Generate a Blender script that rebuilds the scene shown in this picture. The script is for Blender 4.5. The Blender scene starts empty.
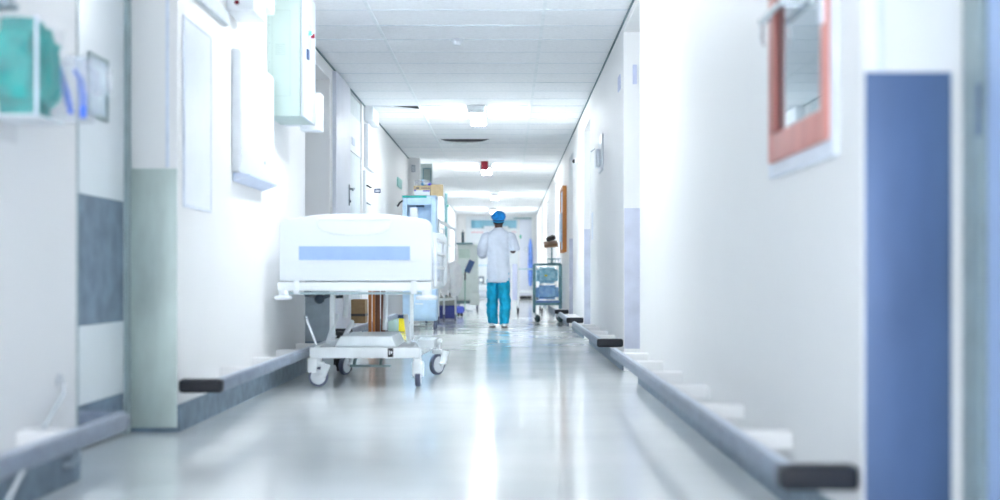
import bpy, bmesh, math, random
from mathutils import Vector, Matrix, Euler, noise
random.seed(7)
F = 1391.0; CX = 508.0; HY = 277.0; EYE = 0.68
CEIL = 2.53
S = bpy.context.scene
COL = S.collection

def X(px, d): return (px - CX) * d / F
def Z(py, d): return EYE + (HY - py) * d / F
def sR(d): return F / d

# ------------------------------------------------------------------ materials
def lin(c):
    return tuple(((v/255.0)/12.92 if v/255.0 <= 0.04045 else ((v/255.0+0.055)/1.055)**2.4) for v in c)
MATS = {}
def mat(name, c, rough=0.5, metal=0.0, var=0.03, scale=12.0, bump=0.0, alpha=1.0, emit=0.0, coat=0.0, trans=0.0, c2=None, stretch=None):
    if name in MATS: return MATS[name]
    m = bpy.data.materials.new(name); m.use_nodes = True
    nt = m.node_tree; b = nt.nodes['Principled BSDF']
    col = lin(c)
    b.inputs['Roughness'].default_value = rough
    b.inputs['Metallic'].default_value = metal
    b.inputs['Coat Weight'].default_value = coat
    b.inputs['Transmission Weight'].default_value = trans
    b.inputs['Alpha'].default_value = alpha
    tc = nt.nodes.new('ShaderNodeTexCoord')
    mp = nt.nodes.new('ShaderNodeMapping')
    if stretch: mp.inputs['Scale'].default_value = stretch
    nt.links.new(tc.outputs['Object'], mp.inputs['Vector'])
    nz = nt.nodes.new('ShaderNodeTexNoise'); nz.inputs['Scale'].default_value = scale; nz.inputs['Detail'].default_value = 5
    nt.links.new(mp.outputs['Vector'], nz.inputs['Vector'])
    rp = nt.nodes.new('ShaderNodeValToRGB')
    lo = tuple(max(0, v*(1-var*2)) for v in col) if c2 is None else lin(c2)
    hi = tuple(min(1, v*(1+var*2)) for v in col) if c2 is None else col
    rp.color_ramp.elements[0].position = 0.32; rp.color_ramp.elements[0].color = (*lo, 1)
    rp.color_ramp.elements[1].position = 0.68; rp.color_ramp.elements[1].color = (*hi, 1)
    nt.links.new(nz.outputs['Fac'], rp.inputs['Fac'])
    nt.links.new(rp.outputs['Color'], b.inputs['Base Color'])
    if bump:
        bp = nt.nodes.new('ShaderNodeBump'); bp.inputs['Strength'].default_value = bump; bp.inputs['Distance'].default_value = 0.01
        nt.links.new(nz.outputs['Fac'], bp.inputs['Height']); nt.links.new(bp.outputs['Normal'], b.inputs['Normal'])
    if emit:
        nt.links.new(rp.outputs['Color'], b.inputs['Emission Color']); b.inputs['Emission Strength'].default_value = emit
    MATS[name] = m
    return m

WALL = mat('wall_paint', (238, 238, 238), 0.5, var=0.006, scale=1.3, bump=0.02)
CEILM = mat('ceiling_tile', (246, 248, 250), 0.8, var=0.02, scale=30, bump=0.1)
BARL = mat('ceiling_bar_white', (238, 243, 245), 0.5)
BART = mat('ceiling_bar_shaded', (222, 230, 236), 0.6)  # cross bars toned darker to stand in for shadow at the joints
DARKGAP = mat('ceiling_void', (22, 34, 40), 0.9)
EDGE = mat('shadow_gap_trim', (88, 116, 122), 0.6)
WHITE = mat('white_plastic', (226, 231, 236), 0.35, var=0.01)
WHITEM = mat('white_enamel_metal', (232, 237, 240), 0.28, var=0.015)
BEDW = mat('bed_shell_plastic', (226, 232, 236), 0.4, var=0.008, scale=4)
BEDS = mat('bed_blue_strip', (158, 186, 230), 0.5, var=0.02)
GREYM = mat('painted_grey_metal', (150, 163, 172), 0.4, var=0.04)
STEEL = mat('stainless_steel', (186, 200, 196), 0.45, metal=0.35, var=0.08, scale=7, bump=0.05, stretch=(1, 1, 0.35))
STEELB = mat('steel_plate_blue_light', (86, 110, 148), 0.42, metal=0.15, var=0.07, scale=4, bump=0.04, stretch=(2, 2, 0.6))  # steel plate, blue of the light mixed into its base colour
STEELL = mat('lilac_protective_plate', (200, 204, 220), 0.45, metal=0.1, var=0.05, scale=5)
STEELD = mat('dark_steel_plate', (112, 132, 152), 0.45, metal=0.35, var=0.12, scale=9, bump=0.08)
RAIL = mat('bumper_rail_grey', (122, 134, 152), 0.42, var=0.08, scale=16, bump=0.05)
RAILC = mat('bumper_rail_cap', (18, 24, 36), 0.5, var=0.1)
BASE = mat('baseboard_grey', (104, 124, 140), 0.5, var=0.12, scale=14, bump=0.1)
RUB = mat('caster_tyre_grey', (96, 104, 128), 0.6, var=0.08)
DARK = mat('black_rubber', (18, 21, 28), 0.55, var=0.1)
CHROME = mat('chrome', (214, 220, 226), 0.2, metal=0.9)
TEALM = mat('teal_painted_metal', (112, 158, 166), 0.4, metal=0.2, var=0.1)
REDW = mat('red_brown_window_frame', (210, 140, 130), 0.45, var=0.08, scale=9, stretch=(1, 1, 0.2))
REDD = mat('red_plastic', (176, 38, 62), 0.5)
ORANGE = mat('orange_wood', (206, 132, 62), 0.5, var=0.12, scale=6, stretch=(1, 1, 0.15))
WOOD1 = mat('orange_brown_wood', (186, 112, 48), 0.5, var=0.14, scale=12, stretch=(3, 3, 0.15))
WOOD2 = mat('dark_brown_wood', (112, 66, 36), 0.5, var=0.16, scale=12, stretch=(3, 3, 0.15))
CARD = mat('cardboard', (196, 176, 140), 0.8, var=0.04, scale=20)
CARDB = mat('brown_cardboard', (146, 122, 88), 0.8, var=0.05, scale=20)
TAPE = mat('dark_tape', (62, 58, 54), 0.5)
TEAL = mat('turquoise_cloth', (0, 158, 152), 0.8, var=0.18, scale=9, bump=0.5)
TEALL = mat('turquoise_edge', (40, 180, 176), 0.5)
SKIN = mat('dark_skin', (66, 40, 32), 0.5, var=0.06)
HAIR = mat('black_hair', (18, 15, 15), 0.7, var=0.2, scale=120, bump=0.5)
COAT = mat('white_coat_cloth', (224, 231, 244), 0.85, var=0.03, scale=10, bump=0.12)
SCRUB = mat('teal_scrub_cloth', (0, 166, 204), 0.85, var=0.1, scale=8, bump=0.2)
CAP = mat('blue_cap_fabric', (0, 128, 204), 0.75, var=0.16, scale=26, bump=0.5)
SHOE = mat('white_shoe', (232, 234, 234), 0.5)
SOLE = mat('grey_sole', (120, 116, 112), 0.7)
PBLUE = mat('pale_blue_plastic', (184, 214, 240), 0.4, var=0.03)
NAVY = mat('navy_crate', (28, 44, 118), 0.5, var=0.08)
BLUEB = mat('blue_bag_fabric', (66, 84, 176), 0.7, var=0.12, bump=0.3)
INK = mat('blue_print_ink', (58, 44, 190), 0.6)
INKG = mat('grey_print_ink', (84, 92, 108), 0.6)
BINGR = mat('grey_green_bin', (140, 146, 138), 0.6, var=0.06)
YEL = mat('yellow_plastic', (240, 222, 40), 0.45)
GREENP = mat('pale_green_panel', (230, 240, 236), 0.4, var=0.02)
LINEN = mat('white_linen', (252, 252, 254), 0.85, var=0.03, bump=0.3)
BAGB = mat('light_blue_laundry_film', (186, 228, 242), 0.3, var=0.3, scale=14, bump=0.6, c2=(120, 190, 216))
GOWNB = mat('blue_gown_cloth', (120, 158, 236), 0.8, var=0.1, scale=8, bump=0.3)
BLUEG = mat('blue_glove_film', (62, 110, 220), 0.4, var=0.15)
SCREEN = mat('dark_blue_screen', (44, 78, 124), 0.25)
ENDGL = mat('end_window_glass', (120, 176, 198), 0.2, var=0.06, scale=3)
SIGNG = mat('green_sign', (0, 160, 130), 0.5)
REDT = mat('red_lettering', (232, 120, 138), 0.6)
GREYDOOR = mat('grey_door_paint', (222, 226, 236), 0.45, var=0.015, scale=3)
DOORW = mat('white_door_paint', (232, 238, 242), 0.35, var=0.012, scale=3)
DOORB = mat('door_blue_light_tint', (180, 204, 244), 0.4, var=0.02, scale=3)  # blue tint of the shaded recess put into the door colour
FRAMEG = mat('door_frame_grey_green', (150, 168, 172), 0.45, var=0.05)
CABG = mat('cabinet_grey_green', (180, 198, 194), 0.4, var=0.015, scale=4)
BOARD = mat('notice_board_white', (236, 241, 247), 0.3, var=0.01)
BOARDF = mat('board_frame_pale', (222, 229, 240), 0.4)
PAPER = mat('paper_blue_white', (206, 216, 236), 0.7)
NAVYL = mat('navy_label', (44, 66, 104), 0.5)
LILAC = mat('lilac_sticker', (160, 170, 226), 0.5)
EMB = mat('indicator_cyan', (60, 220, 220), 0.3, emit=0.6)
CLEAR = mat('clear_acrylic', (232, 242, 250), 0.12, alpha=0.07, var=0.0)
FILM = mat('clear_plastic_film', (228, 236, 250), 0.25, alpha=0.28, var=0.02, bump=0.6)
GLASSR = mat('window_pane_glass', (142, 168, 180), 0.03, metal=0.35, var=0.0, coat=1.0)
GRIMEW = mat('nib_white', (228, 228, 228), 0.6, var=0.02)
CABLE = mat('cable_white', (222, 226, 230), 0.5)

def tube_mat(st=None):
    m = bpy.data.materials.new('fluorescent_tube'); m.use_nodes = True
    nt = m.node_tree; nt.nodes.clear()
    e = nt.nodes.new('ShaderNodeEmission'); o = nt.nodes.new('ShaderNodeOutputMaterial')
    e.inputs['Color'].default_value = (0.95, 0.98, 1.0, 1); e.inputs['Strength'].default_value = st or TUBE_E
    nt.links.new(e.outputs[0], o.inputs[0]); return m
TUBE_E = 15.0
TUBE = tube_mat(); TUBE_DIM = tube_mat(13.0)

def floor_mat():
    m = bpy.data.materials.new('polished_vinyl_floor'); m.use_nodes = True
    nt = m.node_tree; b = nt.nodes['Principled BSDF']
    tc = nt.nodes.new('ShaderNodeTexCoord')
    n1 = nt.nodes.new('ShaderNodeTexNoise'); n1.inputs['Scale'].default_value = 1.3; n1.inputs['Detail'].default_value = 6
    n2 = nt.nodes.new('ShaderNodeTexNoise'); n2.inputs['Scale'].default_value = 90; n2.inputs['Detail'].default_value = 3
    for n in (n1, n2): nt.links.new(tc.outputs['Object'], n.inputs['Vector'])
    rp = nt.nodes.new('ShaderNodeValToRGB')
    rp.color_ramp.elements[0].position = 0.3; rp.color_ramp.elements[0].color = (*lin((232, 238, 238)), 1)
    rp.color_ramp.elements[1].position = 0.7; rp.color_ramp.elements[1].color = (*lin((244, 247, 247)), 1)
    nt.links.new(n1.outputs['Fac'], rp.inputs['Fac'])
    mx = nt.nodes.new('ShaderNodeMix'); mx.data_type = 'RGBA'; mx.blend_type = 'MULTIPLY'; mx.inputs[0].default_value = 0.06
    nt.links.new(rp.outputs['Color'], mx.inputs[6]); nt.links.new(n2.outputs['Fac'], mx.inputs[7])
    nt.links.new(mx.outputs[2], b.inputs['Base Color'])
    mr = nt.nodes.new('ShaderNodeMapRange'); mr.inputs[3].default_value = 0.09; mr.inputs[4].default_value = 0.15
    nt.links.new(n1.outputs['Fac'], mr.inputs[0]); nt.links.new(mr.outputs[0], b.inputs['Roughness'])
    b.inputs['IOR'].default_value = 1.45
    b.inputs['Coat Weight'].default_value = 0.25; b.inputs['Coat Roughness'].default_value = 0.1
    n3 = nt.nodes.new('ShaderNodeTexNoise'); n3.inputs['Scale'].default_value = 3.0; n3.inputs['Detail'].default_value = 2
    mp3 = nt.nodes.new('ShaderNodeMapping'); mp3.inputs['Scale'].default_value = (0.5, 1.6, 1)
    nt.links.new(tc.outputs['Object'], mp3.inputs['Vector']); nt.links.new(mp3.outputs['Vector'], n3.inputs['Vector'])
    bp = nt.nodes.new('ShaderNodeBump'); bp.inputs['Strength'].default_value = 0.035; bp.inputs['Distance'].default_value = 0.02
    nt.links.new(n3.outputs['Fac'], bp.inputs['Height'])
    nt.links.new(bp.outputs['Normal'], b.inputs['Normal']); nt.links.new(bp.outputs['Normal'], b.inputs['Coat Normal'])
    return m

# ------------------------------------------------------------------ mesh builder
class MB:
    def __init__(self): self.bm = bmesh.new()
    def box(self, x0, x1, y0, y1, z0, z1, bev=0.0, rot=None, piv=None, seg=2):
        b = bmesh.new()
        bmesh.ops.create_cube(b, size=1.0)
        cx, cy, cz = (x0+x1)/2, (y0+y1)/2, (z0+z1)/2
        for v in b.verts:
            v.co = Vector((v.co.x*abs(x1-x0)+cx, v.co.y*abs(y1-y0)+cy, v.co.z*abs(z1-z0)+cz))
        if bev > 0:
            bmesh.ops.bevel(b, geom=b.edges[:], offset=min(bev, 0.45*min(abs(x1-x0), abs(y1-y0), abs(z1-z0))), segments=seg, affect='EDGES', profile=0.6)
        self._rot(b, rot, piv if piv is not None else (cx, cy, cz)); return self._add(b)
    def _rot(self, b, rot, piv):
        if rot:
            M = Matrix.Translation(piv) @ Euler(rot).to_matrix().to_4x4() @ Matrix.Translation(-Vector(piv))
            bmesh.ops.transform(b, matrix=M, verts=b.verts)
    def _add(self, b):
        me = bpy.data.meshes.new('t'); b.to_mesh(me); b.free(); self.bm.from_mesh(me); bpy.data.meshes.remove(me); return self
    def cyl(self, p0, p1, r, r2=None, n=20, bev=0.0):
        p0, p1 = Vector(p0), Vector(p1); d = p1-p0; b = bmesh.new()
        bmesh.ops.create_cone(b, cap_ends=True, segments=n, radius1=r, radius2=r if r2 is None else r2, depth=d.length)
        if bev: bmesh.ops.bevel(b, geom=[e for e in b.edges if len(e.link_faces) == 2 and any(len(f.verts) > 4 for f in e.link_faces)], offset=bev, segments=3, affect='EDGES', profile=0.5)
        M = Matrix.Translation((p0+p1)/2) @ Vector((0, 0, 1)).rotation_difference(d).to_matrix().to_4x4()
        bmesh.ops.transform(b, matrix=M, verts=b.verts); return self._add(b)
    def tube(self, pts, r, n=10):
        pts = [Vector(p) for p in pts]; b = bmesh.new(); rings = []
        up = None
        for i, p in enumerate(pts):
            t = (pts[min(i+1, len(pts)-1)]-pts[max(i-1, 0)]).normalized()
            if up is None: up = t.orthogonal().normalized()
            else: up = (up - t*up.dot(t)).normalized()
            s = t.cross(up); rr = r[i] if isinstance(r, (list, tuple)) else r
            rings.append([b.verts.new(p+(up*math.cos(a)+s*math.sin(a))*rr) for a in [2*math.pi*k/n for k in range(n)]])
        for a, c in zip(rings, rings[1:]):
            for k in range(n): b.faces.new((a[k], a[(k+1) % n], c[(k+1) % n], c[k]))
        b.faces.new(rings[0][::-1]); b.faces.new(rings[-1]); return self._add(b)
    def loft(self, rings, cap=True):
        b = bmesh.new(); R = [[b.verts.new(p) for p in r] for r in rings]; n = len(R[0])
        for a, c in zip(R, R[1:]):
            for k in range(n): b.faces.new((a[k], a[(k+1) % n], c[(k+1) % n], c[k]))
        if cap: b.faces.new(R[0][::-1]); b.faces.new(R[-1])
        bmesh.ops.recalc_face_normals(b, faces=b.faces); return self._add(b)
    def sph(self, c, r, sc=(1, 1, 1), sub=3, nz=0.0, ns=6.0, seed=0.0):
        b = bmesh.new(); bmesh.ops.create_icosphere(b, subdivisions=sub, radius=r)
        for v in b.verts:
            k = 1+nz*noise.noise(v.co*ns+Vector((seed, seed, seed)))
            v.co = Vector((v.co.x*sc[0]*k+c[0], v.co.y*sc[1]*k+c[1], v.co.z*sc[2]*k+c[2]))
        return self._add(b)
    def blob(self, x0, x1, y0, y1, z0, z1, nz=0.02, ns=8.0, seed=0.0, cuts=5, rot=None):
        b = bmesh.new(); bmesh.ops.create_cube(b, size=1.0)
        bmesh.ops.bevel(b, geom=b.edges[:], offset=0.16, segments=3, affect='EDGES')
        bmesh.ops.triangulate(b, faces=b.faces[:])
        bmesh.ops.subdivide_edges(b, edges=b.edges[:], cuts=cuts, use_grid_fill=True)
        cx, cy, cz = (x0+x1)/2, (y0+y1)/2, (z0+z1)/2
        for v in b.verts:
            p = Vector((v.co.x*(x1-x0)+cx, v.co.y*(y1-y0)+cy, v.co.z*(z1-z0)+cz))
            nn = noise.noise_vector(p*ns+Vector((seed, 0, seed)))
            v.co = p+nn*nz
        self._rot(b, rot, (cx, cy, cz)); return self._add(b)
    def prism(self, outline, axis, a0, a1, bev=0.0):
        """outline of 2-D points; axis 'y': points are (x,z); 'x': (y,z); 'z': (x,y)"""
        b = bmesh.new()
        def P(p, a): return {'y': (p[0], a, p[1]), 'x': (a, p[0], p[1]), 'z': (p[0], p[1], a)}[axis]
        A = [b.verts.new(P(p, a0)) for p in outline]; B = [b.verts.new(P(p, a1)) for p in outline]
        n = len(A); caps = [b.faces.new(A), b.faces.new(B[::-1])]
        for k in range(n): b.faces.new((A[k], B[k], B[(k+1) % n], A[(k+1) % n]))
        bmesh.ops.recalc_face_normals(b, faces=b.faces)
        if bev:
            es = set(e for f in caps for e in f.edges)
            bmesh.ops.bevel(b, geom=list(es), offset=bev, segments=3, affect='EDGES', profile=0.6)
        return self._add(b)
    def ring(self, x0, x1, z0, z1, w, y0, y1, bev=0.002):
        self.box(x0, x0+w, y0, y1, z0, z1, bev); self.box(x1-w, x1, y0, y1, z0, z1, bev)
        self.box(x0+w, x1-w, y0, y1, z0, z0+w, bev); return self.box(x0+w, x1-w, y0, y1, z1-w, z1, bev)
    def ringx(self, y0, y1, z0, z1, w, x0, x1, bev=0.002):
        self.box(x0, x1, y0, y0+w, z0, z1, bev); self.box(x0, x1, y1-w, y1, z0, z1, bev)
        self.box(x0, x1, y0+w, y1-w, z0, z0+w, bev); return self.box(x0, x1, y0+w, y1-w, z1-w, z1, bev)
    def build(self, name, m, parent=None, smooth=True, label=None):
        me = bpy.data.meshes.new(name); self.bm.to_mesh(me); self.bm.free()
        me.materials.append(m)
        if smooth:
            for p in me.polygons: p.use_smooth = True
            me.set_sharp_from_angle(angle=math.radians(35))
        o = bpy.data.objects.new(name, me); COL.objects.link(o)
        if parent is not None:
            o.parent = parent
            L = Vector((0, 0, 0)); q = parent
            while q is not None: L += q.location; q = q.parent
            me.transform(Matrix.Translation(-L))
        else:
            # origin at the base centre of the mesh
            xs = [v.co for v in me.vertices]
            c = Vector(((min(v.x for v in xs)+max(v.x for v in xs))/2, (min(v.y for v in xs)+max(v.y for v in xs))/2, min(v.z for v in xs)))
            me.transform(Matrix.Translation(-c)); o.location = c
        if label: o['label'] = label
        return o
def B(*a, **k): return MB().box(*a, **k)

def thing(name, label, cat, loc=(0, 0, 0), group=None):
    o = bpy.data.objects.new(name, None); COL.objects.link(o); o.location = loc; o.empty_display_size = 0.1
    o['label'] = label; o['category'] = cat
    if group: o['group'] = group
    return o
def tag(o, label, cat, group=None):
    o['label'] = label; o['category'] = cat
    if group: o['group'] = group
    return o
def struct(o): o['kind'] = 'structure'; return o

# ================================================================== THE ROOM
XR, XRR, XL, XLR, XL2 = 0.84, 1.07, -1.45, -1.70, -1.55
END = 41.0
f = struct(MB().box(-2.6, 1.6, -4, END+0.3, -0.1, 0.0).build('floor', floor_mat(), smooth=False))

LINT = [(9.94, 12.1, -1.55, 2.40), (8.86, 10.1, 0.84, 2.46), (14.2, 15.4, 0.84, 2.30), (18.0, 19.2, 0.84, 2.30), (23.2, 24.4, 0.84, 2.3), (29.0, 30.2, 0.84, 2.3), (2.0, 3.3, 0.84, 2.30), (4.68, 6.1, -1.45, 2.3)]
def wall(segs, side, name):
    m = MB()
    for (y0, y1, x, z) in LINT:
        if x*side > 0: m.box(min(x, side*1.9), max(x, side*1.9) if side < 0 else 1.4, y0, y1, z, CEIL+0.02)
    for (y0, y1, x) in segs:
        if side < 0: m.box(-2.1, x, y0, y1, 0, CEIL+0.02)
        else: m.box(x, 1.4, y0, y1, 0, CEIL+0.02)
    return struct(m.build(name, WALL, smooth=False))
Lsegs = [(-4, 4.68, XL), (4.68, 6.1, XLR), (6.1, 9.94, XL), (9.94, 12.1, -1.78), (12.1, 13.43, XL2), (13.43, 14.75, -1.60), (14.75, 21.6, XL2), (21.6, 21.9, -1.37), (21.9, END, -1.5)]
XRN = 1.125
Rsegs = [(-4, 2.0, XR), (2.0, 3.3, XRN), (3.3, 8.86, XR), (8.86, 10.1, XRR), (10.1, 14.2, XR), (14.2, 15.4, XRR), (15.4, 18.0, XR), (18.0, 19.2, XRR),
         (19.2, 23.2, XR), (23.2, 24.4, 1.0), (24.4, 29.0, XR), (29.0, 30.2, 1.0), (30.2, END, XR)]
wall(Lsegs, -1, 'wall_left'); wall(Rsegs, 1, 'wall_right')
struct(MB().box(-2.1, 1.4, END, END+0.2, 0, CEIL+0.02).build('wall_end', WALL, smooth=False))

# ceiling: tiles laid in a grid of bars, two tiles sag
cm = MB(); bars_l = MB(); bars_t = MB()
LX = [-2.17, -0.96, 0.25, 1.46]
TY0 = 9.64-0.6*22
sag = [(1, TY0+0.6*37, 'big'), (0, TY0+0.6*31, 'small')]   # (column, start y)
rows = int((END+0.2-TY0)/0.6)+1
bt = bmesh.new()
for i in range(rows):
    y = TY0+0.6*i
    for c in range(3):
        if any(c == s[0] and abs(y-s[1]) < 0.01 for s in sag): continue
        dz = random.choice([0, 0, 0, 0.001, 0.003])
        vs = [bt.verts.new(p) for p in ((LX[c], y, CEIL+dz), (LX[c], y+0.6, CEIL+dz+random.uniform(-.002, .002)), (LX[c+1], y+0.6, CEIL+dz), (LX[c+1], y, CEIL+dz))]
        bt.faces.new(vs)
cm._add(bt)
cobj = struct(cm.build('ceiling', CEILM, smooth=False))
bb = MB()
for x in LX[1:3]: bb.box(x-0.013, x+0.013, -4, END, CEIL-0.006, CEIL-0.001)
bb.build('grid_bar', BARL, cobj, smooth=False)
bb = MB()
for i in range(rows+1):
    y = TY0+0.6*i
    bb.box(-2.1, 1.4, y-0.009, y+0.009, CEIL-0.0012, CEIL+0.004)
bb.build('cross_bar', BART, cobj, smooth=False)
struct(MB().box(-2.3, 1.6, -4, END+0.2, CEIL+0.35, CEIL+0.4).build('ceiling', DARKGAP, smooth=False))
for (c, y, k) in sag:
    b = bmesh.new(); n = 24; x0, x1 = LX[c]+0.01, LX[c+1]-0.01; rowsv = []
    if k == 'small': pass
    for j in range(7):
        v = j/6; row = []
        for i in range(n+1):
            u = i/n
            if k == 'big': d = 0.075*math.sin(math.pi*min(1, u/0.62))**0.8*(1-v)**1.5 if u < 0.62 else 0
            else: d = 0.045*max(0, (u-0.62)/0.38)**1.2*(1-v)**1.5 if u < 0.985 else 0.045*(1-v)**1.5
            row.append(b.verts.new((x0+(x1-x0)*u, y+0.012+0.585*v, CEIL+0.002-d)))
        rowsv.append(row)
    for r0, r1 in zip(rowsv, rowsv[1:]):
        for i in range(n): b.faces.new((r0[i], r0[i+1], r1[i+1], r1[i]))
    m = MB(); m._add(b); o = m.build('ceiling_tile', CEILM)
    sm = o.modifiers.new('thick', 'SOLIDIFY'); sm.thickness = 0.012; sm.offset = 1
    tag(o, 'white ceiling tile sagging open in a wide dark crescent beyond the first tube light' if k == 'big' else 'white ceiling tile with a small dark gap at its corner, left of the first tube light', 'ceiling tile')
# wall-to-ceiling angle trims, coloured dark to stand in for the shadow gap
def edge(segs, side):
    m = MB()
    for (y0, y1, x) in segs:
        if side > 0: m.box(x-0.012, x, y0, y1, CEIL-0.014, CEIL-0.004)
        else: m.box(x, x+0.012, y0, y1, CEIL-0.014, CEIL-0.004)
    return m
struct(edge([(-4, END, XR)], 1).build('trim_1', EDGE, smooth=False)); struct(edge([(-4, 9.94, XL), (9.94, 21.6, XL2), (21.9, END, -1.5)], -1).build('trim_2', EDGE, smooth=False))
# baseboards
m = MB()
for (y0, y1, x) in Lsegs: m.box(x, x+0.012, y0, y1, 0.001, 0.12)
m.box(-1.78, XL2+0.0, 12.088, 12.1, 0.001, 0.12); m.box(-2.0, XL, 6.088, 6.1, 0.001, 0.02)
struct(m.build('baseboard_left', BASE, smooth=False))
m = MB()
for (y0, y1, x) in Rsegs: m.box(x-0.012, x, y0, y1, 0.001, 0.10)
struct(m.build('baseboard_right', BASE, smooth=False))
# jamb plates (facing the camera at the start of each wall run)
tn = [3]
def plate(x0, x1, d, z0, z1, m, screws=None):
    o = MB().box(x0, x1, d-0.006, d-0.0005, z0, z1, 0.001).build('trim_%d' % tn[0], m); tn[0] += 1; struct(o)
    if screws:
        s = MB()
        for (x, z) in screws: s.cyl((x, d-0.006, z), (x, d-0.010, z), 0.006, n=10)
        s.build('screw', GREYM, o)
    return o
plate(-1.685, XL-0.001, 6.1, 0.005, 1.155, STEEL, [(-1.672, z) for z in (0.08, 0.4, 0.75, 1.13)])
plate(XR+0.006, 1.05, 3.3, 0.005, 1.165, STEELB)
plate(XR+0.004, XRR, 10.1, 0.16, 1.18, STEELL)
plate(XR+0.004, XRR, 15.4, 0.10, 1.21, STEELL)
plate(XR+0.004, XRR, 19.2, 0.10, 1.21, STEELL)
plate(-1.775, XL2-0.002, 12.1, 0.12, 1.18, GREYM)
# corner beads of the near openings
struct(MB().box(XL-0.05, XL-0.035, 6.092, 6.0995, 1.16, CEIL-0.01).build('trim_%d' % 12, BOARDF))
struct(MB().box(XR+0.035, XR+0.05, 3.292, 3.2995, 1.17, CEIL-0.01).build('trim_%d' % 13, BOARDF))
struct(MB().box(XL-0.003, XL+0.004, 4.674, 4.684, 0.0, CEIL-0.01).build('trim_%d' % 14, FRAMEG))

# ---- door in the near left recess
def door_x(n, x, side, y0, y1, z1, m):
    """door leaf lying in a wall parallel to the corridor"""
    s = side
    a, b_ = sorted((x, x-s*0.035))
    return struct(MB().box(a, b_, y0, y1, 0.012, z1, 0.002).build('door_%d' % n, m))
d1 = door_x(1, XLR+0.001, -1, 4.78, 6.03, 2.2, DOORW)
xx = XLR+0.037
MB().box(xx, xx+0.002, 4.80, 6.01, 0.49, 1.005).build('middle_plate', STEELD, d1)
MB().box(xx, xx+0.002, 4.80, 6.01, 0.015, 0.18).build('kick_plate', STEELD, d1)
MB().ringx(5.50, 5.76, 1.32, 1.575, 0.018, xx-0.002, xx+0.012).build('window_frame', FRAMEG, d1)
MB().box(xx-0.001, xx+0.003, 5.518, 5.742, 1.338, 1.557).build('window_pane', mat('vision_pane', (206, 224, 232), 0.08), d1)
struct(MB().box(XLR+0.0, XLR+0.05, 6.03, 6.098, 0, 2.24, 0.003).box(XLR, XLR+0.05, 4.682, 4.77, 0, 2.24, 0.003).box(XLR, XLR+0.05, 4.682, 6.098, 2.2, 2.26, 0.003).build('trim_15', FRAMEG))
# ---- door in the near right recess
struct(MB().box(XRN-0.05, XRN-0.001, 3.17, 3.292, 0, 2.24, 0.003).box(XRN-0.05, XRN-0.001, 2.01, 2.10, 0, 2.24, 0.003).box(XRN-0.05, XRN-0.001, 2.01, 3.292, 2.2, 2.26, 0.003).build('trim_16', FRAMEG))
d2 = door_x(2, XRN-0.001, 1, 2.11, 3.16, 2.19, DOORB)
hg = MB().cyl((XRN-0.055, 3.165, 1.0), (XRN-0.055, 3.165, 1.12), 0.006).build('hinge', STEELD, d2)
# ---- right doors in recesses, left doors
d3 = door_x(3, XRR-0.001, 1, 8.95, 10.0, 2.15, DOORW)
d4 = door_x(4, XRR-0.001, 1, 14.3, 15.3, 2.15, DOORW)
d5 = door_x(5, XRR-0.001, 1, 18.1, 19.1, 2.15, DOORW)
d6 = door_x(6, -1.779, -1, 10.2, 11.9, 2.2, GREYDOOR)
d7 = door_x(7, XL2, -1, 12.28, 13.38, CEIL-0.03, GREYDOOR)
hm = MB().box(XL2+0.036, XL2+0.044, 13.22, 13.28, 1.36, 1.56, 0.003).cyl((XL2+0.04, 13.25, 1.52), (XL2+0.09, 13.25, 1.52), 0.01).cyl((XL2+0.085, 13.25, 1.52), (XL2+0.085, 13.12, 1.50), 0.009).cyl((XL2+0.04, 13.25, 1.40), (XL2+0.055, 13.25, 1.40), 0.012)
hm.build('door_handle', GREYM, d7)
d8 = door_x(8, -1.601, -1, 13.46, 14.72, CEIL-0.03, mat('grey_green_door', (206, 216, 220), 0.45, var=0.02))
MB().box(-1.565, -1.55, 13.55, 14.62, 1.93, 2.30, 0.004).build('transom_panel', WHITE, d8)
MB().box(-1.552, -1.546, 13.80, 14.05, 2.00, 2.07, 0.001).build('label_plate', mat('pale_blue_tag', (190, 202, 222), 0.5), d8)

# ---- end wall: double door with transom window, side door
e = END
de = struct(MB().box(X(466, e), X(518, e), e-0.05, e-0.001, 0.01, Z(216.5, e), 0.004).build('door_9', DOORW))
MB().ring(X(469.5, e), X(518.3, e), Z(230, e), Z(218.5, e), 0.05, e-0.075, e-0.05).build('window_frame', WHITE, de)
MB().box(X(471, e), X(517, e), e-0.062, e-0.052, Z(229, e), Z(219.6, e)).build('window_pane', ENDGL, de)
MB().box(X(484, e), X(508, e), e-0.075, e-0.064, Z(229.4, e), Z(226.3, e), 0.003).build('lamp_box', WHITE, de)
MB().box(X(482, e), X(483.6, e), e-0.075, e-0.064, Z(228.6, e), Z(226.6, e), 0.003).box(X(508.4, e), X(510, e), e-0.075, e-0.064, Z(228.6, e), Z(226.6, e), 0.003).build('lamp_end', TEALM, de)
MB().box(-0.42, -0.414, e-0.052, e-0.05, 0.02, 1.93).build('door_gap', GREYM, de)
de2 = struct(MB().box(X(519.5, e), X(531.6, e), e-0.05, e-0.001, 0.10, Z(219.5, e), 0.004).build('door_10', GREYDOOR))
MB().box(X(520, e), X(531.3, e), e-0.06, e-0.005, 0.03, 0.12, 0.004).build('threshold', DARK, de2)
MB().box(X(513.5, e), X(531.5, e), e-0.12, e-0.05, Z(219, e), Z(217.9, e), 0.004).build('door_closer', TEALM, de2)
sg = MB().box(X(519.6, e), X(521.4, e), e-0.058, e-0.051, Z(238.4, e), Z(235, e), 0.003).build('sign', SIGNG)
tag(sg, 'small green sign plate on the grey door at the corridor end', 'sign')
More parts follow.
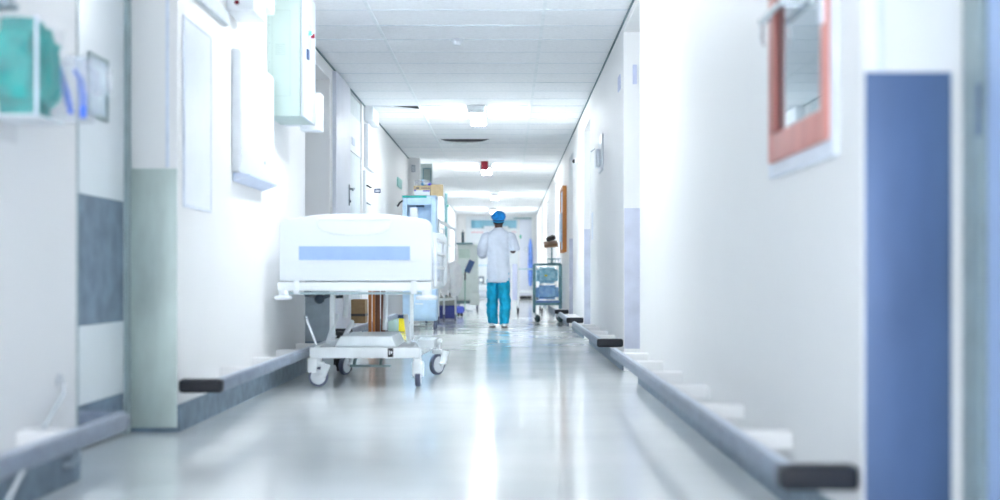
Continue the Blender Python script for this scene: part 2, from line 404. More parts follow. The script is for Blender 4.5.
# red lettering under the window (too small to read whole in the photo)
def text(s, size, loc, rot, m, name, parent=None, sx=1.0):
    cu = bpy.data.curves.new(name, 'FONT'); cu.body = s; cu.size = size; cu.extrude = 0.002; cu.align_x = 'LEFT'
    tmp = bpy.data.objects.new(name, cu); COL.objects.link(tmp)
    dg = bpy.context.evaluated_depsgraph_get(); me = bpy.data.meshes.new_from_object(tmp.evaluated_get(dg))
    bpy.data.objects.remove(tmp); me.materials.clear(); me.materials.append(m)
    M = Matrix.Translation(loc) @ Euler(rot).to_matrix().to_4x4() @ Matrix.Diagonal((sx, 1, 1, 1)); me.transform(M)
    o = bpy.data.objects.new(name, me); COL.objects.link(o)
    if parent is not None:
        L = Vector((0, 0, 0)); q = parent
        while q is not None: L += q.location; q = q.parent
        me.transform(Matrix.Translation(-L)); o.parent = parent
    return o
text('emergency', 0.080, (X(471.3, e), e-0.052, Z(232.9, e)), (math.pi/2, 0, 0), REDT, 'lettering', de, sx=1.05)
text('only', 0.080, (X(511.5, e), e-0.052, Z(232.9, e)), (math.pi/2, 0, 0), REDT, 'lettering', de, sx=1.05)

# ---- bulkhead on the left at 21.6 m: pier, open door leaf
dl = struct(MB().box(-1.365, -1.18, 21.72, 21.76, 0.012, CEIL-0.08, 0.002).build('door_11', mat('dull_green_grey_leaf', (206, 220, 218), 0.5)))
MB().ring(-1.33, -1.20, 1.60, 2.38, 0.014, 21.70, 21.72).build('window_frame', TEALM, dl)
MB().box(-1.316, -1.214, 21.708, 21.718, 1.614, 2.366).build('window_pane', mat('leaf_pane', (176, 194, 190), 0.15), dl)
v = MB().box(-1.50, -1.44, 21.585, 21.598, 2.31, 2.42, 0.002)
v = v.build('air_vent', GREYM); tag(v, 'small grey vent high on the pier at the far left', 'vent')
MB().box(-1.49, -1.45, 21.580, 21.586, 2.33, 2.34).box(-1.49, -1.45, 21.580, 21.586, 2.355, 2.365).box(-1.49, -1.45, 21.580, 21.586, 2.38, 2.39).build('slat', WHITE, v)

# ================================================================== BUMPER RAILS
def rail(side, x, y0, y1, label, cap=True, cap_far=False, nibs=(), w=0.19, cap_round=False):
    """low guard rail standing off the wall; side -1 left wall, +1 right wall"""
    s = -side   # direction into the corridor
    t = thing('bumper_rail', label, 'rail', (x+s*w/2, (y0+y1)/2, 0.17))
    z0, z1 = 0.172, 0.227
    a, b_ = sorted((x+s*(w-0.045), x+s*w))
    MB().box(a, b_, y0+(0.0 if not cap_round else 0.06), y1-(0.08 if cap_far else 0), z0, z1, 0.014, seg=3).build('bar', RAIL, t)
    # coved strip along the top
    MB().box((a+b_)/2-0.008, (a+b_)/2+0.008, y0+0.03, y1-0.08, z1-0.002, z1+0.004, 0.002).build('top_strip', mat('rail_top_strip', (196, 206, 218), 0.35), t)
    if cap:
        a, b_ = sorted((x+s*0.002, x+s*(w+0.002)))
        MB().box(a, b_, y0-0.012, y0+0.06, z0-0.003, z1+0.003, 0.020, seg=4).build('end_cap', RAILC, t, label='dark rubber end cap')
    if cap_far:   # rounded return to the wall
        pts = []
        r = 0.10
        for k in range(10):
            an = math.pi/2*k/9
            pts.append((x+s*(w-0.0225-r+r*math.cos(an)), y1-0.10+r*math.sin(an), (z0+z1)/2))
        pts.append((x-s*0.06, y1, (z0+z1)/2))
        MB().tube(pts, 0.027, n=12).build('end_return', RAIL, t)
    m = MB()
    for y in nibs:
        a, b_ = sorted((x+s*0.0005, x+s*(w-0.046)))
        m = MB().box(a, b_, y, y+0.09, 0.174, z1-0.004, 0.003)
        m.build('support_block', WALL, t)
    return t
rail(-1, XL, 0.6, 4.72, 'grey bumper rail at the bottom left corner, nearest on the left wall', cap=False, cap_far=True, nibs=(1.6, 2.45, 3.3, 4.10))
rail(-1, XL, 6.12, 9.93, 'grey low bumper rail with a dark end beside the steel-clad left pillar', nibs=(7.0, 7.85, 8.7, 9.5))
rail(-1, XL2, 12.12, 17.2, 'grey low bumper rail on the left wall behind the bed', nibs=(13.0, 14.2, 15.4, 16.6))
rail(1, XR, 3.32, 8.84, 'long grey bumper rail with black end at the bottom right, nearest on the right wall', nibs=(4.10, 4.95, 5.8, 6.66, 7.5, 8.3))
rail(1, XR, 10.12, 14.15, 'grey bumper rail with black end before the first lilac plate on the right', nibs=(10.9, 11.75, 12.6, 13.4))
rail(1, XR, 15.42, 17.95, 'grey bumper rail on the right wall between the two distant doorways', nibs=(16.2, 17.0))
rail(1, XR, 19.22, 20.25, 'short farthest bumper rail on the right, just before the laundry trolley', nibs=(19.8,))

# thin diagonal steel braces + cable by the nearest left rail
o = MB().cyl((X(44, 4.15), 4.15, 0.235), (XL+0.01, 4.50, 0.30), 0.007).cyl((XL+0.012, 4.50, 0.30), (XL+0.012, 4.50, Z(383, 4.5)), 0.004).tube([(XL+0.012, 4.50, Z(383, 4.5)), (XL+0.012, 4.485, Z(376, 4.5)), (XL+0.012, 4.46, Z(374, 4.5)), (XL+0.012, 4.44, Z(378, 4.5)), (XL+0.012, 4.445, Z(384, 4.5))], 0.004).build('wall_hook', CHROME)
tag(o, 'thin steel hook rod on the near left wall above the bumper rail', 'hook')
o = MB().cyl((XL+0.11, 3.66, 0.05), (XL+0.02, 4.2, 0.155), 0.008).build('steel_brace', CHROME)
tag(o, 'short slanting steel brace under the nearest left bumper rail', 'brace')
o = MB().tube([(XL+0.012, 4.50, 0.14), (XL+0.05, 4.50, 0.145), (XL+0.06, 4.50, 0.11), (XL+0.045, 4.50, 0.075), (XL+0.012, 4.50, 0.07)], 0.010).build('pipe_bend', GREYM)
tag(o, 'small curved grey pipe at the foot of the near left wall', 'pipe')

# ================================================================== RIGHT WINDOW
y0, y1 = 3.53, 4.41
w1 = struct(MB().ringx(y0, y1, Z(180, 4.44), CEIL-0.35, 0.045, XR-0.014, XR+0.005).build('window_1', BOARDF))
fr = MB()
zz0 = Z(180, 4.44)+0.045; zz1 = CEIL-0.395
fr.box(XR-0.024, XR-0.002, y0+0.045, y0+0.115, zz0, zz1, 0.004)
fr.box(XR-0.024, XR-0.002, y1-0.125, y1-0.045, zz0, zz1, 0.004)
fr.box(XR-0.024, XR-0.002, y0+0.115, y1-0.125, zz0, zz0+0.085, 0.004)
fr.box(XR-0.024, XR-0.002, y0+0.115, y1-0.125, zz1-0.10, zz1, 0.004)
fr.build('window_frame', REDW, w1)
MB().box(XR-0.036, XR-0.0235, y1-0.215, y1-0.130, zz0+0.087, zz1-0.1, 0.003).build('window_mullion', mat('red_brown_mullion', (170, 96, 88), 0.45), w1)
MB().box(XR-0.020, XR-0.012, y0+0.11, y1-0.12, zz0+0.08, zz1-0.09).build('window_pane', GLASSR, w1)
MB().box(XR-0.034, XR-0.0235, y0+0.055, y0+0.085, zz0+0.30, zz0+0.46, 0.003).build('window_latch', BOARDF, w1)
t = thing('window_handle', 'clear handle bracket across the top left of the red framed window', 'handle', (XR-0.05, 4.12, 1.4))
zc = Z(11, 4.1)
MB().cyl((XR-0.06, 3.95, zc), (XR-0.06, 4.28, zc), 0.010).build('bar', mat('clear_grey_plastic', (206, 214, 220), 0.15), t)
for yy in (4.0, 4.24): MB().cyl((XR-0.06, yy, zc), (XR-0.022, yy, zc), 0.008).build('mount', CHROME, t)
MB().tube([(XR-0.06, 4.26, zc), (XR-0.062, 4.26, zc-0.06), (XR-0.06, 4.24, zc-0.075)], 0.005).build('hook', CHROME, t)

# ================================================================== NEAR LEFT WALL THINGS
# clear dispenser full of turquoise caps/gowns
bx0, bx1 = XL+0.002, -1.30
by0, by1 = 3.84, 4.09
bz0, bz1 = Z(114, 3.85), Z(-6, 3.85)
t = thing('dispenser_box', 'clear acrylic dispenser on the near left wall holding turquoise cloths', 'dispenser', (-1.37, 3.96, bz0))
MB().box(bx0, bx1, by0, by0+0.004, bz0, bz1-0.06).build('near_panel', CLEAR, t)
MB().box(bx1-0.004, bx1, by0+0.005, by1, bz0, Z(16, 3.85)).build('side_panel', CLEAR, t)
MB().box(bx0, bx1, by1-0.004, by1, bz0, bz1-0.06).build('far_panel', CLEAR, t)
MB().box(bx0, bx1-0.001, by0, by1, bz0-0.006, bz0-0.0005).build('tray', WHITE, t)
MB().box(bx0, bx0+0.004, by0, by1, bz0-0.06, bz0-0.007).build('back_plate', CLEAR, t)
MB().box(bx1-0.006, bx1+0.002, by0-0.002, by0+0.004, bz0, Z(16, 3.85)).build('corner_strip', BOARDF, t)
o = MB().blob(bx0+0.006, bx1-0.004, by0+0.006, by1-0.006, bz0+0.004, Z(16, 3.85), nz=0.012, ns=16, seed=3).build('cloth_bundle', TEAL)
tag(o, 'bundle of turquoise disposable cloths inside the clear wall dispenser', 'cloth')
# dark grey knob-like bracket above
o = MB().box(XL+0.001, XL+0.05, 3.84, 3.95, Z(4, 3.85), Z(-24, 3.85), 0.01).cyl((-1.39, 3.85, Z(2, 3.85)), (-1.39, 3.92, Z(2, 3.85)), 0.012).cyl((-1.43, 3.88, Z(2, 3.85)), (-1.39, 3.88, Z(2, 3.85)), 0.01).build('wall_bracket', GREYM)
tag(o, 'grey bracket on the near left wall just above the clear dispenser', 'bracket')
# clear glove bag with blue gloves
t = thing('glove_holder', 'clear plastic holder with blue gloves hanging off the near left wall corner', 'holder', (-1.37, 4.3, Z(130, 4.35)))
MB().blob(XL+0.004, -1.275, 4.14, 4.40, Z(121, 4.3), Z(62, 4.3), nz=0.012, ns=14, seed=9).build('film', FILM, t)
MB().blob(-1.315, -1.262, 4.20, 4.46, Z(90, 4.3), Z(60, 4.3), nz=0.014, ns=18, seed=2).build('flap', FILM, t)
m = MB()
m.tube([(-1.352, 4.19, Z(70, 4.25)), (-1.345, 4.19, Z(84, 4.25)), (-1.330, 4.19, Z(98, 4.25)), (-1.315, 4.19, Z(116, 4.25))], [0.008, 0.014, 0.013, 0.008])
m.build('glove', BLUEG, t)
m = MB().tube([(-1.310, 4.20, Z(72, 4.25)), (-1.290, 4.20, Z(84, 4.25)), (-1.283, 4.20, Z(100, 4.25)), (-1.283, 4.20, Z(120, 4.25))], [0.005, 0.010, 0.012, 0.009])
m.build('glove', BLUEG, t)

# framed notice board
t = thing('notice_board', 'tall blank white notice board with thin pale frame beside the left pillar', 'board', (XL, 6.47, 1.0))
MB().ringx(6.19, 6.76, Z(207, 6.19), Z(14, 6.19), 0.014, XL+0.001, XL+0.012).build('frame', BOARDF, t)
MB().box(XL+0.001, XL+0.008, 6.204, 6.746, Z(207, 6.19)+0.014, Z(14, 6.19)-0.014).build('panel', BOARD, t)
# white wall dispenser cabinet
t = thing('wall_cabinet', 'large white towel dispenser panel on the left wall above the bed', 'dispenser', (XL, 7.4, 1.2))
zt = Z(48, 7.3); zb = 1.235
MB().prism([(XL+0.001, zb), (XL+0.035, zb), (XL+0.05, zb+0.03), (XL+0.05, zt-0.02), (XL+0.04, zt), (XL+0.001, zt)], 'y', 7.30, 8.33, 0.006).build('body', WHITE, t)
MB().prism([(XL+0.002, zb-0.05), (XL+0.09, zb-0.02), (XL+0.09, zb-0.012), (XL+0.002, zb-0.004)], 'y', 7.32, 8.2).build('outlet', PAPER, t)
MB().cyl((XL+0.05, 8.0, zb+0.10), (XL+0.055, 8.0, zb+0.10), 0.008).build('lock', GREYM, t)
# electrical cabinet
cy0, cy1 = 8.37, 8.87; cx1 = X(304, 8.37); cz0 = 1.65; cz1 = 2.42
t = thing('electrical_cabinet', 'grey-green electrical cabinet with buttons high on the left wall', 'cabinet', (XL+0.1, 8.6, cz0))
MB().box(XL+0.001, cx1-0.02, cy0, cy1, cz0, cz1, 0.004).build('body', CABG, t)
dr = MB().box(cx1-0.018, cx1, cy0-0.004, cy1+0.004, cz0-0.004, cz1, 0.004).build('door', mat('cabinet_door_grey', (196, 206, 214), 0.35), t)
MB().box(cx1, cx1+0.002, 8.50, 8.66, Z(46, 8.5), Z(21, 8.5)).build('sticker', LILAC, dr)
MB().cyl((cx1, 8.56, Z(31.5, 8.5)), (cx1+0.02, 8.56, Z(31.5, 8.5)), 0.014).build('indicator_light', EMB, dr)
MB().cyl((cx1, 8.66, Z(34.5, 8.6)), (cx1+0.022, 8.66, Z(34.5, 8.6)), 0.014).build('push_button', REDD, dr)
MB().box(cx1, cx1+0.014, 8.46, 8.52, Z(60, 8.5), Z(49.5, 8.5), 0.01, seg=3).build('handle', NAVYL, dr)
for z in (Z(25, cy0), Z(43, cy0), Z(62, cy0), Z(95, cy0)): MB().cyl((XL+0.015, cy0, z), (XL+0.015, cy0-0.004, z), 0.004, n=8).build('rivet', GREYM, t)
m = MB()
m.ring(XL+0.03, XL+0.14, Z(96, cy0), Z(10, cy0), 0.002, cy0-0.0015, cy0-0.0002, 0.0)
for k in range(6): m.box(XL+0.05, XL+0.11, cy0-0.002, cy0-0.0002, Z(44+k*2, cy0), Z(44.6+k*2, cy0))
m.build('louvre', mat('louvre_grey', (158, 176, 174), 0.5), t)
o = MB().box(-1.33, -1.20, 8.90, 9.06, 1.62, 1.86, 0.008).box(XL+0.001, -1.32, 8.91, 9.05, 1.66, 1.82).build('junction_box', WHITE)
tag(o, 'small white junction box mounted right behind the electrical cabinet', 'box')
# emergency lamp box, partly cut by the top of the frame
t = thing('emergency_lamp', 'white box lamp with small dark red lens at the top of the left wall', 'lamp', (XL+0.1, 7.5, 2.1))
zb = Z(13, 7.2)
MB().box(XL+0.001, X(256, 7.2), 7.15, 7.50, zb, zb+0.16, 0.01).build('body', WHITE, t)
MB().box(X(248, 7.6), X(270, 7.6), 7.55, 7.75, Z(10, 7.6), Z(10, 7.6)+0.14, 0.01).build('side_box', WHITE, t)
MB().cyl((X(237, 7.15), 7.151, Z(2.5, 7.15)), (X(237, 7.15), 7.140, Z(2.5, 7.15)), 0.012).build('lens', mat('dark_red_lens', (110, 16, 40), 0.2), t)
o = MB().box(XL+0.001, XL+0.03, 6.2, 7.1, 1.96, 2.03, 0.004).build('wall_strip', mat('pale_grey_strip', (206, 214, 220), 0.5))  # pale grey raised strip along the wall
tag(o, 'pale grey strip high on the left wall before the box lamp', 'trunking')

# ================================================================== FAR LEFT WALL THINGS
o = MB().box(XL2+0.001, XL2+0.10, 14.95, 15.65, 2.36, CEIL-0.016, 0.006).build('wall_speaker', WHITE)
tag(o, 'white box fixed under the ceiling on the left wall, above the tall white panel', 'speaker')
t = thing('wall_panel', 'tall white wall panel hanging below the white ceiling-height box on the left', 'panel', (XL2, 15.4, 1.3))
MB().box(XL2+0.001, XL2+0.05, 14.95, 15.9, 1.86, 2.33, 0.004).build('body', WHITE, t)
MB().box(XL2+0.05, XL2+0.053, 15.55, 15.75, 1.95, 2.10).build('label_plate', PAPER, t)
t = thing('door_sign', 'small dark blue sign with white marks projecting from the left wall', 'sign', (XL2, 16.1, 1.6))
MB().box(XL2+0.001, XL2+0.075, 16.10, 16.11, Z(193, 16.1), Z(188.8, 16.1), 0.002).build('plate', NAVYL, t)
MB().box(XL2+0.018, XL2+0.026, 16.096, 16.10, Z(192.2, 16.1), Z(189.8, 16.1)).box(XL2+0.034, XL2+0.042, 16.096, 16.10, Z(192.2, 16.1), Z(189.8, 16.1)).box(XL2+0.05, XL2+0.062, 16.096, 16.10, Z(191.9, 16.1), Z(190.0, 16.1)).build('symbol', WHITE, t)
t = thing('file_rack', 'white wall file rack with dark slots on the left wall near the blue sign', 'rack', (XL2, 15.2, 1.3))
MB().box(XL2+0.001, XL2+0.03, 14.85, 15.4, 1.25, 1.82, 0.004).build('body', WHITE, t)
MB().box(XL2+0.03, XL2+0.05, 14.9, 15.35, 1.66, 1.668).build('slot', DARK, t); MB().box(XL2+0.03, XL2+0.05, 14.9, 15.35, 1.47, 1.478).build('slot', GREYM, t)
o = MB().box(XL2+0.001, XL2+0.02, 19.4, 20.1, Z(188, 19.8), Z(179, 19.8), 0.002).build('poster', mat('pale_teal_print', (150, 212, 206), 0.6))
tag(o, 'small pale teal poster far along the left wall', 'poster')

# ================================================================== RIGHT WALL THINGS
t = thing('wall_mounted_dispenser', 'white dispenser bracket on the right wall beyond the first doorway', 'dispenser', (XR, 12.4, 1.7))
MB().box(XR-0.02, XR-0.001, 12.2, 12.65, 1.62, 1.94, 0.004).build('back_plate', WHITE, t)
MB().box(XR-0.06, XR-0.02, 12.35, 12.55, 1.66, 1.82, 0.010).build('bottle', mat('grey_white_plastic', (214, 222, 230), 0.3), t)
MB().cyl((XR-0.06, 12.45, 1.83), (XR-0.10, 12.45, 1.80), 0.006).build('lever', CHROME, t)
o = MB().box(XR-0.008, XR-0.001, 10.35, 10.55, 2.08, 2.19, 0.001).build('wall_tag', mat('lilac_grey_tag', (196, 202, 226), 0.6)); tag(o, 'small pale lilac tag high on the right wall after the first doorway', 'tag')
o = MB().box(0.905, 0.935, 10.085, 10.098, 2.08, 2.22, 0.001).build('wall_tag', MATS['lilac_grey_tag']); tag(o, 'small pale lilac tag above the first lilac plate on the door jamb', 'tag')
o = MB().box(XR-0.004, XR-0.001, 13.7, 13.95, 1.05, 1.32, 0.0005).build('light_switch', BOARDF); tag(o, 'slim pale switch plate on the right wall before the second doorway', 'switch')
t = thing('wall_mounted_camera', 'small dark round camera high on the right wall', 'camera', (XR, 16.7, 2.05))
MB().cyl((XR-0.001, 16.7, 2.07), (XR-0.04, 16.7, 2.07), 0.035).build('base', WHITE, t)
MB().sph((XR-0.045, 16.7, 2.07), 0.026, sub=2).build('dome', DARK, t)
t = thing('pin_board', 'narrow orange wood framed board with pale papers on the far right wall', 'board', (XR, 20.7, 1.0))
MB().ringx(19.9, 20.9, Z(252, 20), Z(186, 20), 0.04, XR-0.06, XR-0.001, 0.004).build('frame', ORANGE, t)
MB().box(XR-0.045, XR-0.002, 19.94, 20.86, Z(252, 20)+0.05, Z(186, 20)-0.05).build('backing', PAPER, t)
MB().box(XR-0.075, XR-0.045, 20.3, 20.8, 1.20, 1.62, 0.01).build('papers', PAPER, t)

# ================================================================== CEILING FIXTURES
def fixture(x, y0, label, tm=None):
    t = thing('ceiling_light', label, 'ceiling light', (x, y0+0.6, CEIL-0.1), 'fluorescent lights along the corridor ceiling')
    MB().prism([(x-0.10, CEIL-0.001), (x-0.085, CEIL-0.045), (x+0.085, CEIL-0.045), (x+0.10, CEIL-0.001)], 'y', y0, y0+1.3, 0.004).build('housing', WHITEM, t)
    for yy in (y0, y0+1.27): MB().box(x-0.09, x+0.09, yy, yy+0.03, CEIL-0.085, CEIL-0.0455, 0.003).build('lamp_holder', WHITEM, t)
    for sx in (-0.05, 0.05):
        MB().cyl((x+sx, y0+0.035, CEIL-0.075), (x+sx, y0+1.265, CEIL-0.075), 0.016, n=12).build('tube', tm or TUBE, t)
    return t
fixture(-0.34, 7.53, 'twin tube ceiling light just beyond the top edge of the picture', TUBE_DIM)
fixture(-0.34, 2.2, 'added twin tube fill light above the camera, out of the picture', tube_mat(2.0))  # dim unseen fitting added to brighten the near floor
fixture(-0.34, 14.95, 'largest twin tube ceiling light in view, nearest to the camera')
fixture(-0.37, 22.7, 'twin tube ceiling light right behind the red box')
fixture(-0.30, 30.5, 'small distant twin tube ceiling light above the blue cap')
fixture(-0.40, 37.2, 'smallest and farthest twin tube ceiling light near the end door')
o = MB().box(X(481, 22.2), X(488, 22.2), 22.2, 22.32, CEIL-0.14, CEIL-0.001, 0.006).build('hanging_alarm_box', REDD)
tag(o, 'dark red box hanging from the ceiling at mid corridor', 'alarm')
t = thing('smoke_detector', 'round white smoke detector on the near ceiling tiles', 'smoke detector', (X(457, 10.8), 10.8, CEIL-0.05))
xx = X(457, 10.8)
MB().cyl((xx, 10.8, CEIL-0.022), (xx, 10.8, CEIL-0.001), 0.052, n=32, bev=0.004).build('base', WHITE, t)
MB().cyl((xx, 10.8, CEIL-0.05), (xx, 10.8, CEIL-0.022), 0.030, 0.045, n=32).build('head', WHITE, t)

# ================================================================== HOSPITAL BED
D0 = 8.35
def bx(px, d=D0): return X(px, d)
def bz(py, d=D0): return Z(py, d)
t = thing('hospital_bed', 'white hospital bed seen from its foot end, blue strip on the footboard', 'bed', (bx(356), 9.3, 0))
def board(y, yt, dz=0.0):
    xl, xr = bx(279.5), bx(432); zt, zb_ = bz(213.6)+dz, bz(281)+dz
    pts = [(xl, zb_)]
    r = 0.05
    pts += [(xl, zt-0.085)]
    for k in range(1, 9):
        a = math.pi-math.pi/2*k/9; pts.append((xl+r+r*math.cos(a), zt-0.085+r*math.sin(a)))
    cx_ = (xl+xr)/2; hw = (xr-xl)/2
    for k in range(0, 21):
        u = -0.88+1.76*k/20
        pts.append((cx_+u*hw, zt-0.034*abs(u/0.88)**2.6))
    for k in range(1, 9):
        a = math.pi/2-math.pi/2*k/9; pts.append((xr-r+r*math.cos(a), zt-0.085+r*math.sin(a)))
    pts += [(xr, zt-0.085), (xr, zb_)]
    return MB().prism(pts, 'y', y, y+yt, 0.010)
fb = board(D0, 0.045).build('footboard', BEDW, t)
# grip recess (raised lip + hollow panel)
hx0, hx1, hz0, hz1 = bx(317), bx(392), bz(234), bz(219.5)
pts = []
for k in range(0, 17): pts.append((hx0+(hx1-hx0)*k/16, hz1+0.004*math.sin(math.pi*k/16)))
for k in range(0, 25):
    u = k/24; a = math.pi*u
    pts.append((hx1-(hx1-hx0)*(1-math.cos(a))/2*1.0, hz1-0.006-(hz1-hz0)*math.sin(a)**0.6))
MB().prism(pts, 'y', D0-0.005, D0-0.0005, 0.003).build('hand_grip', mat('grip_panel_white', (236, 240, 244), 0.3, var=0.004), fb)
MB().box(hx0+0.008, hx1-0.008, D0-0.011, D0-0.005, hz1-0.004, hz1+0.004, 0.002).build('grip_lip', BEDW, fb)
MB().box(bx(299), bx(410), D0-0.003, D0-0.0002, bz(260), bz(246.3)).build('colour_strip', BEDS, fb, label='pale blue strip across the white footboard')
MB().box(bx(283), bx(429), D0-0.003, D0-0.0002, bz(262.2), bz(261.4)).build('moulding', WHITE, fb)
board(10.38, 0.04, -0.02).build('headboard', BEDW, t)
MB().box(bx(278), bx(431), D0-0.02, D0+0.05, bz(291), bz(282.3), 0.006).build('foot_cross_bar', WHITEM, t)
MB().box(bx(281), bx(430), D0+0.0, D0+0.05, bz(294.5), bz(292.2), 0.002).build('lower_cross_bar', mat('cool_grey_metal', (170, 190, 196), 0.4), t)
for a, b_ in ((294, 300), (411, 417)): MB().box(bx(a), bx(b_), D0-0.026, D0+0.02, bz(294), bz(280.5), 0.003).build('clamp', WHITE, t)
for px, w in ((284, 9), (427, 11)):
    MB().cyl((bx(px), D0-0.01, bz(299.8)), (bx(px), D0-0.01, bz(295.5)), w/166.6, n=32, bev=0.008).cyl((bx(px), D0-0.01, bz(296)), (bx(px), D0-0.01, bz(290)), 0.03).build('corner_bumper', WHITE, t)
# side beams, deck, mattress
MB().box(bx(284), bx(290), D0+0.05, 10.36, 0.60, 0.65, 0.004).build('side_beam', WHITEM, t)
MB().box(bx(422), bx(428), D0+0.05, 10.36, 0.60, 0.65, 0.004).build('side_beam', WHITEM, t)
MB().box(bx(290)+0.002, bx(422)-0.002, D0+0.08, 10.3, 0.622, 0.645, 0.004).build('deck', WHITEM, t)
MB().box(bx(288), bx(424), D0+0.07, 10.33, 0.66, 0.80, 0.035, seg=4).build('mattress', mat('pale_mattress', (216, 226, 240), 0.6), t)
for px in (282.5, 431.5):
    m = MB()
    for z in (0.74, 0.83, 0.92): m.cyl((bx(px), 8.75, z), (bx(px), 9.95, z), 0.011, n=12)
    m.cyl((bx(px), 8.77, 0.62), (bx(px), 8.77, 0.93), 0.012, n=12).cyl((bx(px), 9.93, 0.62), (bx(px), 9.93, 0.93), 0.012, n=12)
    m.build('side_rail', WHITEM, t)
# lift columns and scissor arms
for px0, px1 in ((330.5, 335), (410, 413.5)):
    MB().box(X(px0, 8.9), X(px1, 8.9), 8.88, 8.93, 0.28, 0.60, 0.004).build('lift_column', WHITEM, t)
for (xa, ya, xb, yb) in ((347, 295, 345, 318), (386, 295, 385, 330)):
    MB().cyl((X(xa, 9.5), 9.5, Z(ya, 9.5)), (X(xb, 9.5), 9.5, Z(yb, 9.5)), 0.017).build('lift_column', WHITEM, t)
for (xa, ya, da, xb, yb, db) in ((337, 316, 9.0, 328, 342, 8.75), (352, 322, 9.3, 343, 340, 8.9), (406, 316, 8.95, 409, 342, 8.75)):
    MB().tube([(X(xa, da), da, Z(ya, da)), (X(xb, db), db, Z(yb, db))], 0.016, n=8).build('lift_arm', WHITEM, t)
# actuator under deck on the left
m = MB().cyl((X(309, 9.0), 8.9, 0.575), (X(312, 9.0), 9.35, 0.55), 0.022).sph((X(319, 9.0), 9.0, Z(299, 9.0)), 0.035, sub=2, nz=0.3).cyl((X(316, 9), 9.0, Z(300, 9)), (X(330, 9), 9.0, Z(295, 9)), 0.013).cyl((X(334, 9), 9.0, Z(297, 9)), (X(343, 9), 9.0, Z(296.5, 9)), 0.010)
m.build('actuator', mat('slate_mechanism', (62, 76, 88), 0.4, metal=0.3), t)
m = MB()
for k in range(3): m.tube([(X(306+k*5, 9.0), 9.0, Z(294, 9.0)), (X(308+k*5, 9.0), 9.0, Z(303+k, 9.0)), (X(313+k*5, 9.0), 9.0, Z(305-k, 9.0)), (X(316+k*4, 9.0), 9.0, Z(296, 9.0))], 0.005, n=8)
m.build('cable', GREYM, t)
# base frame
D1 = 8.60
MB().box(X(310, D1), X(420, D1), D1-0.02, D1+0.04, Z(358, D1), Z(347.2, D1), 0.006).build('base_frame', WHITEM, t)
MB().box(X(313, D1), X(318, D1), D1+0.04, 9.75, 0.21, 0.25, 0.004).build('base_frame', WHITEM, t)
MB().box(X(413, D1), X(418, D1), D1+0.04, 9.75, 0.21, 0.25, 0.004).build('base_frame', WHITEM, t)
MB().box(X(316, D1), X(414, D1), 9.62, 9.68, 0.17, 0.23, 0.005).build('base_frame', WHITEM, t)
MB().prism([(X(334, D1), Z(347, D1)), (X(340, D1), Z(336.5, D1)), (X(391, D1), Z(336.5, D1)), (X(396, D1), Z(347, D1))], 'y', D1+0.02, 9.35, 0.006).build('base_cover', mat('base_cover_white', (228, 236, 240), 0.25), t)
MB().box(X(416.5, D1), X(434, D1), D1+0.05, D1+0.35, Z(349, D1), Z(340, D1), 0.008).build('control_box', mat('pale_grey_box', (206, 214, 218), 0.5), t)
lb = MB().box(X(388, D1), X(393.5, D1), D1-0.023, D1-0.0205, Z(357, D1), Z(348, D1)).build('warning_label', DARK, t, label='small black label with white marks')
MB().box(X(389.2, D1), X(390.2, D1), D1-0.025, D1-0.0232, Z(354.5, D1), Z(350.5, D1)).box(X(391, D1), X(392.6, D1), D1-0.025, D1-0.0232, Z(353.5, D1), Z(351, D1)).build('symbol', WHITE, lb)
m = MB().box(X(350, 9.2), X(391, 9.2), 9.18, 9.22, Z(367, 9.2), Z(364.5, 9.2), 0.003)
for px in (355, 381): m.tube([(X(px+3, 9.2), 9.2, Z(352, 9.2)), (X(px, 9.2), 9.2, Z(360, 9.2)), (X(px-1, 9.2), 9.2, Z(366, 9.2))], 0.011, n=8)
m.build('pedal_bar', mat('grey_green_metal', (116, 138, 140), 0.4, metal=0.3), t)
o = MB().cyl((X(306, 8.75), 8.75, Z(317.5, 8.75)), (X(316.5, 8.75), 8.75, Z(345, 8.75)), 0.0085).sph((X(306, 8.75), 8.75, Z(317.5, 8.75)), 0.014, sub=2).build('brake_lever', CHROME, t)
# casters
def caster(px, py, d, edge_on=False, R=0.075, yaw=0.0, fender=False):
    x = X(px, d); zc = R+0.002
    if edge_on: ax = Vector((1, 0, 0))
    else: ax = Vector((math.sin(yaw), -math.cos(yaw), 0))
    c = Vector((x, d, zc))
    w = MB().cyl(c-ax*0.016, c+ax*0.016, R, n=36, bev=0.008).build('wheel', RUB, t)
    MB().cyl(c-ax*0.019, c+ax*0.019, R*0.78, n=32, bev=0.003).build('wheel_disc', WHITE, w)
    m = MB()
    up = Vector((0, 0, 1)); side = ax.cross(up)
    m.cyl(c+up*(R+0.012), c+up*(R+0.10), 0.022, n=16)
    m.box(c.x-0.035, c.x+0.035, c.y-0.030, c.y+0.030, R*2+0.004, R*2+0.035, 0.008)
    if not edge_on:
        p = c-side*0.02
        m.tube([c+ax*0.03+up*(R+0.02)-side*0.05, c+ax*0.03-side*0.03+up*0.01, c+ax*0.028], [0.028, 0.022, 0.012], n=10)
    else:
        m.tube([c+ax*0.025+up*(R+0.02), c+ax*0.027], [0.014, 0.010], n=8); m.tube([c-ax*0.025+up*(R+0.02), c-ax*0.027], [0.014, 0.010], n=8)
    m.build('fork', WHITEM, w)
caster(318.5, 386, 8.62, R=0.060)
caster(418, 387, 8.62, edge_on=True, R=0.062)
caster(345, 375, 9.64, yaw=1.15, R=0.066)
caster(437, 375, 9.64, yaw=0.95, R=0.072)
MB().box(X(308, 8.6), X(317, 8.6), 8.585, 8.62, Z(372.5, 8.6), Z(358.2, 8.6), 0.006).build('caster_housing', WHITEM, t)
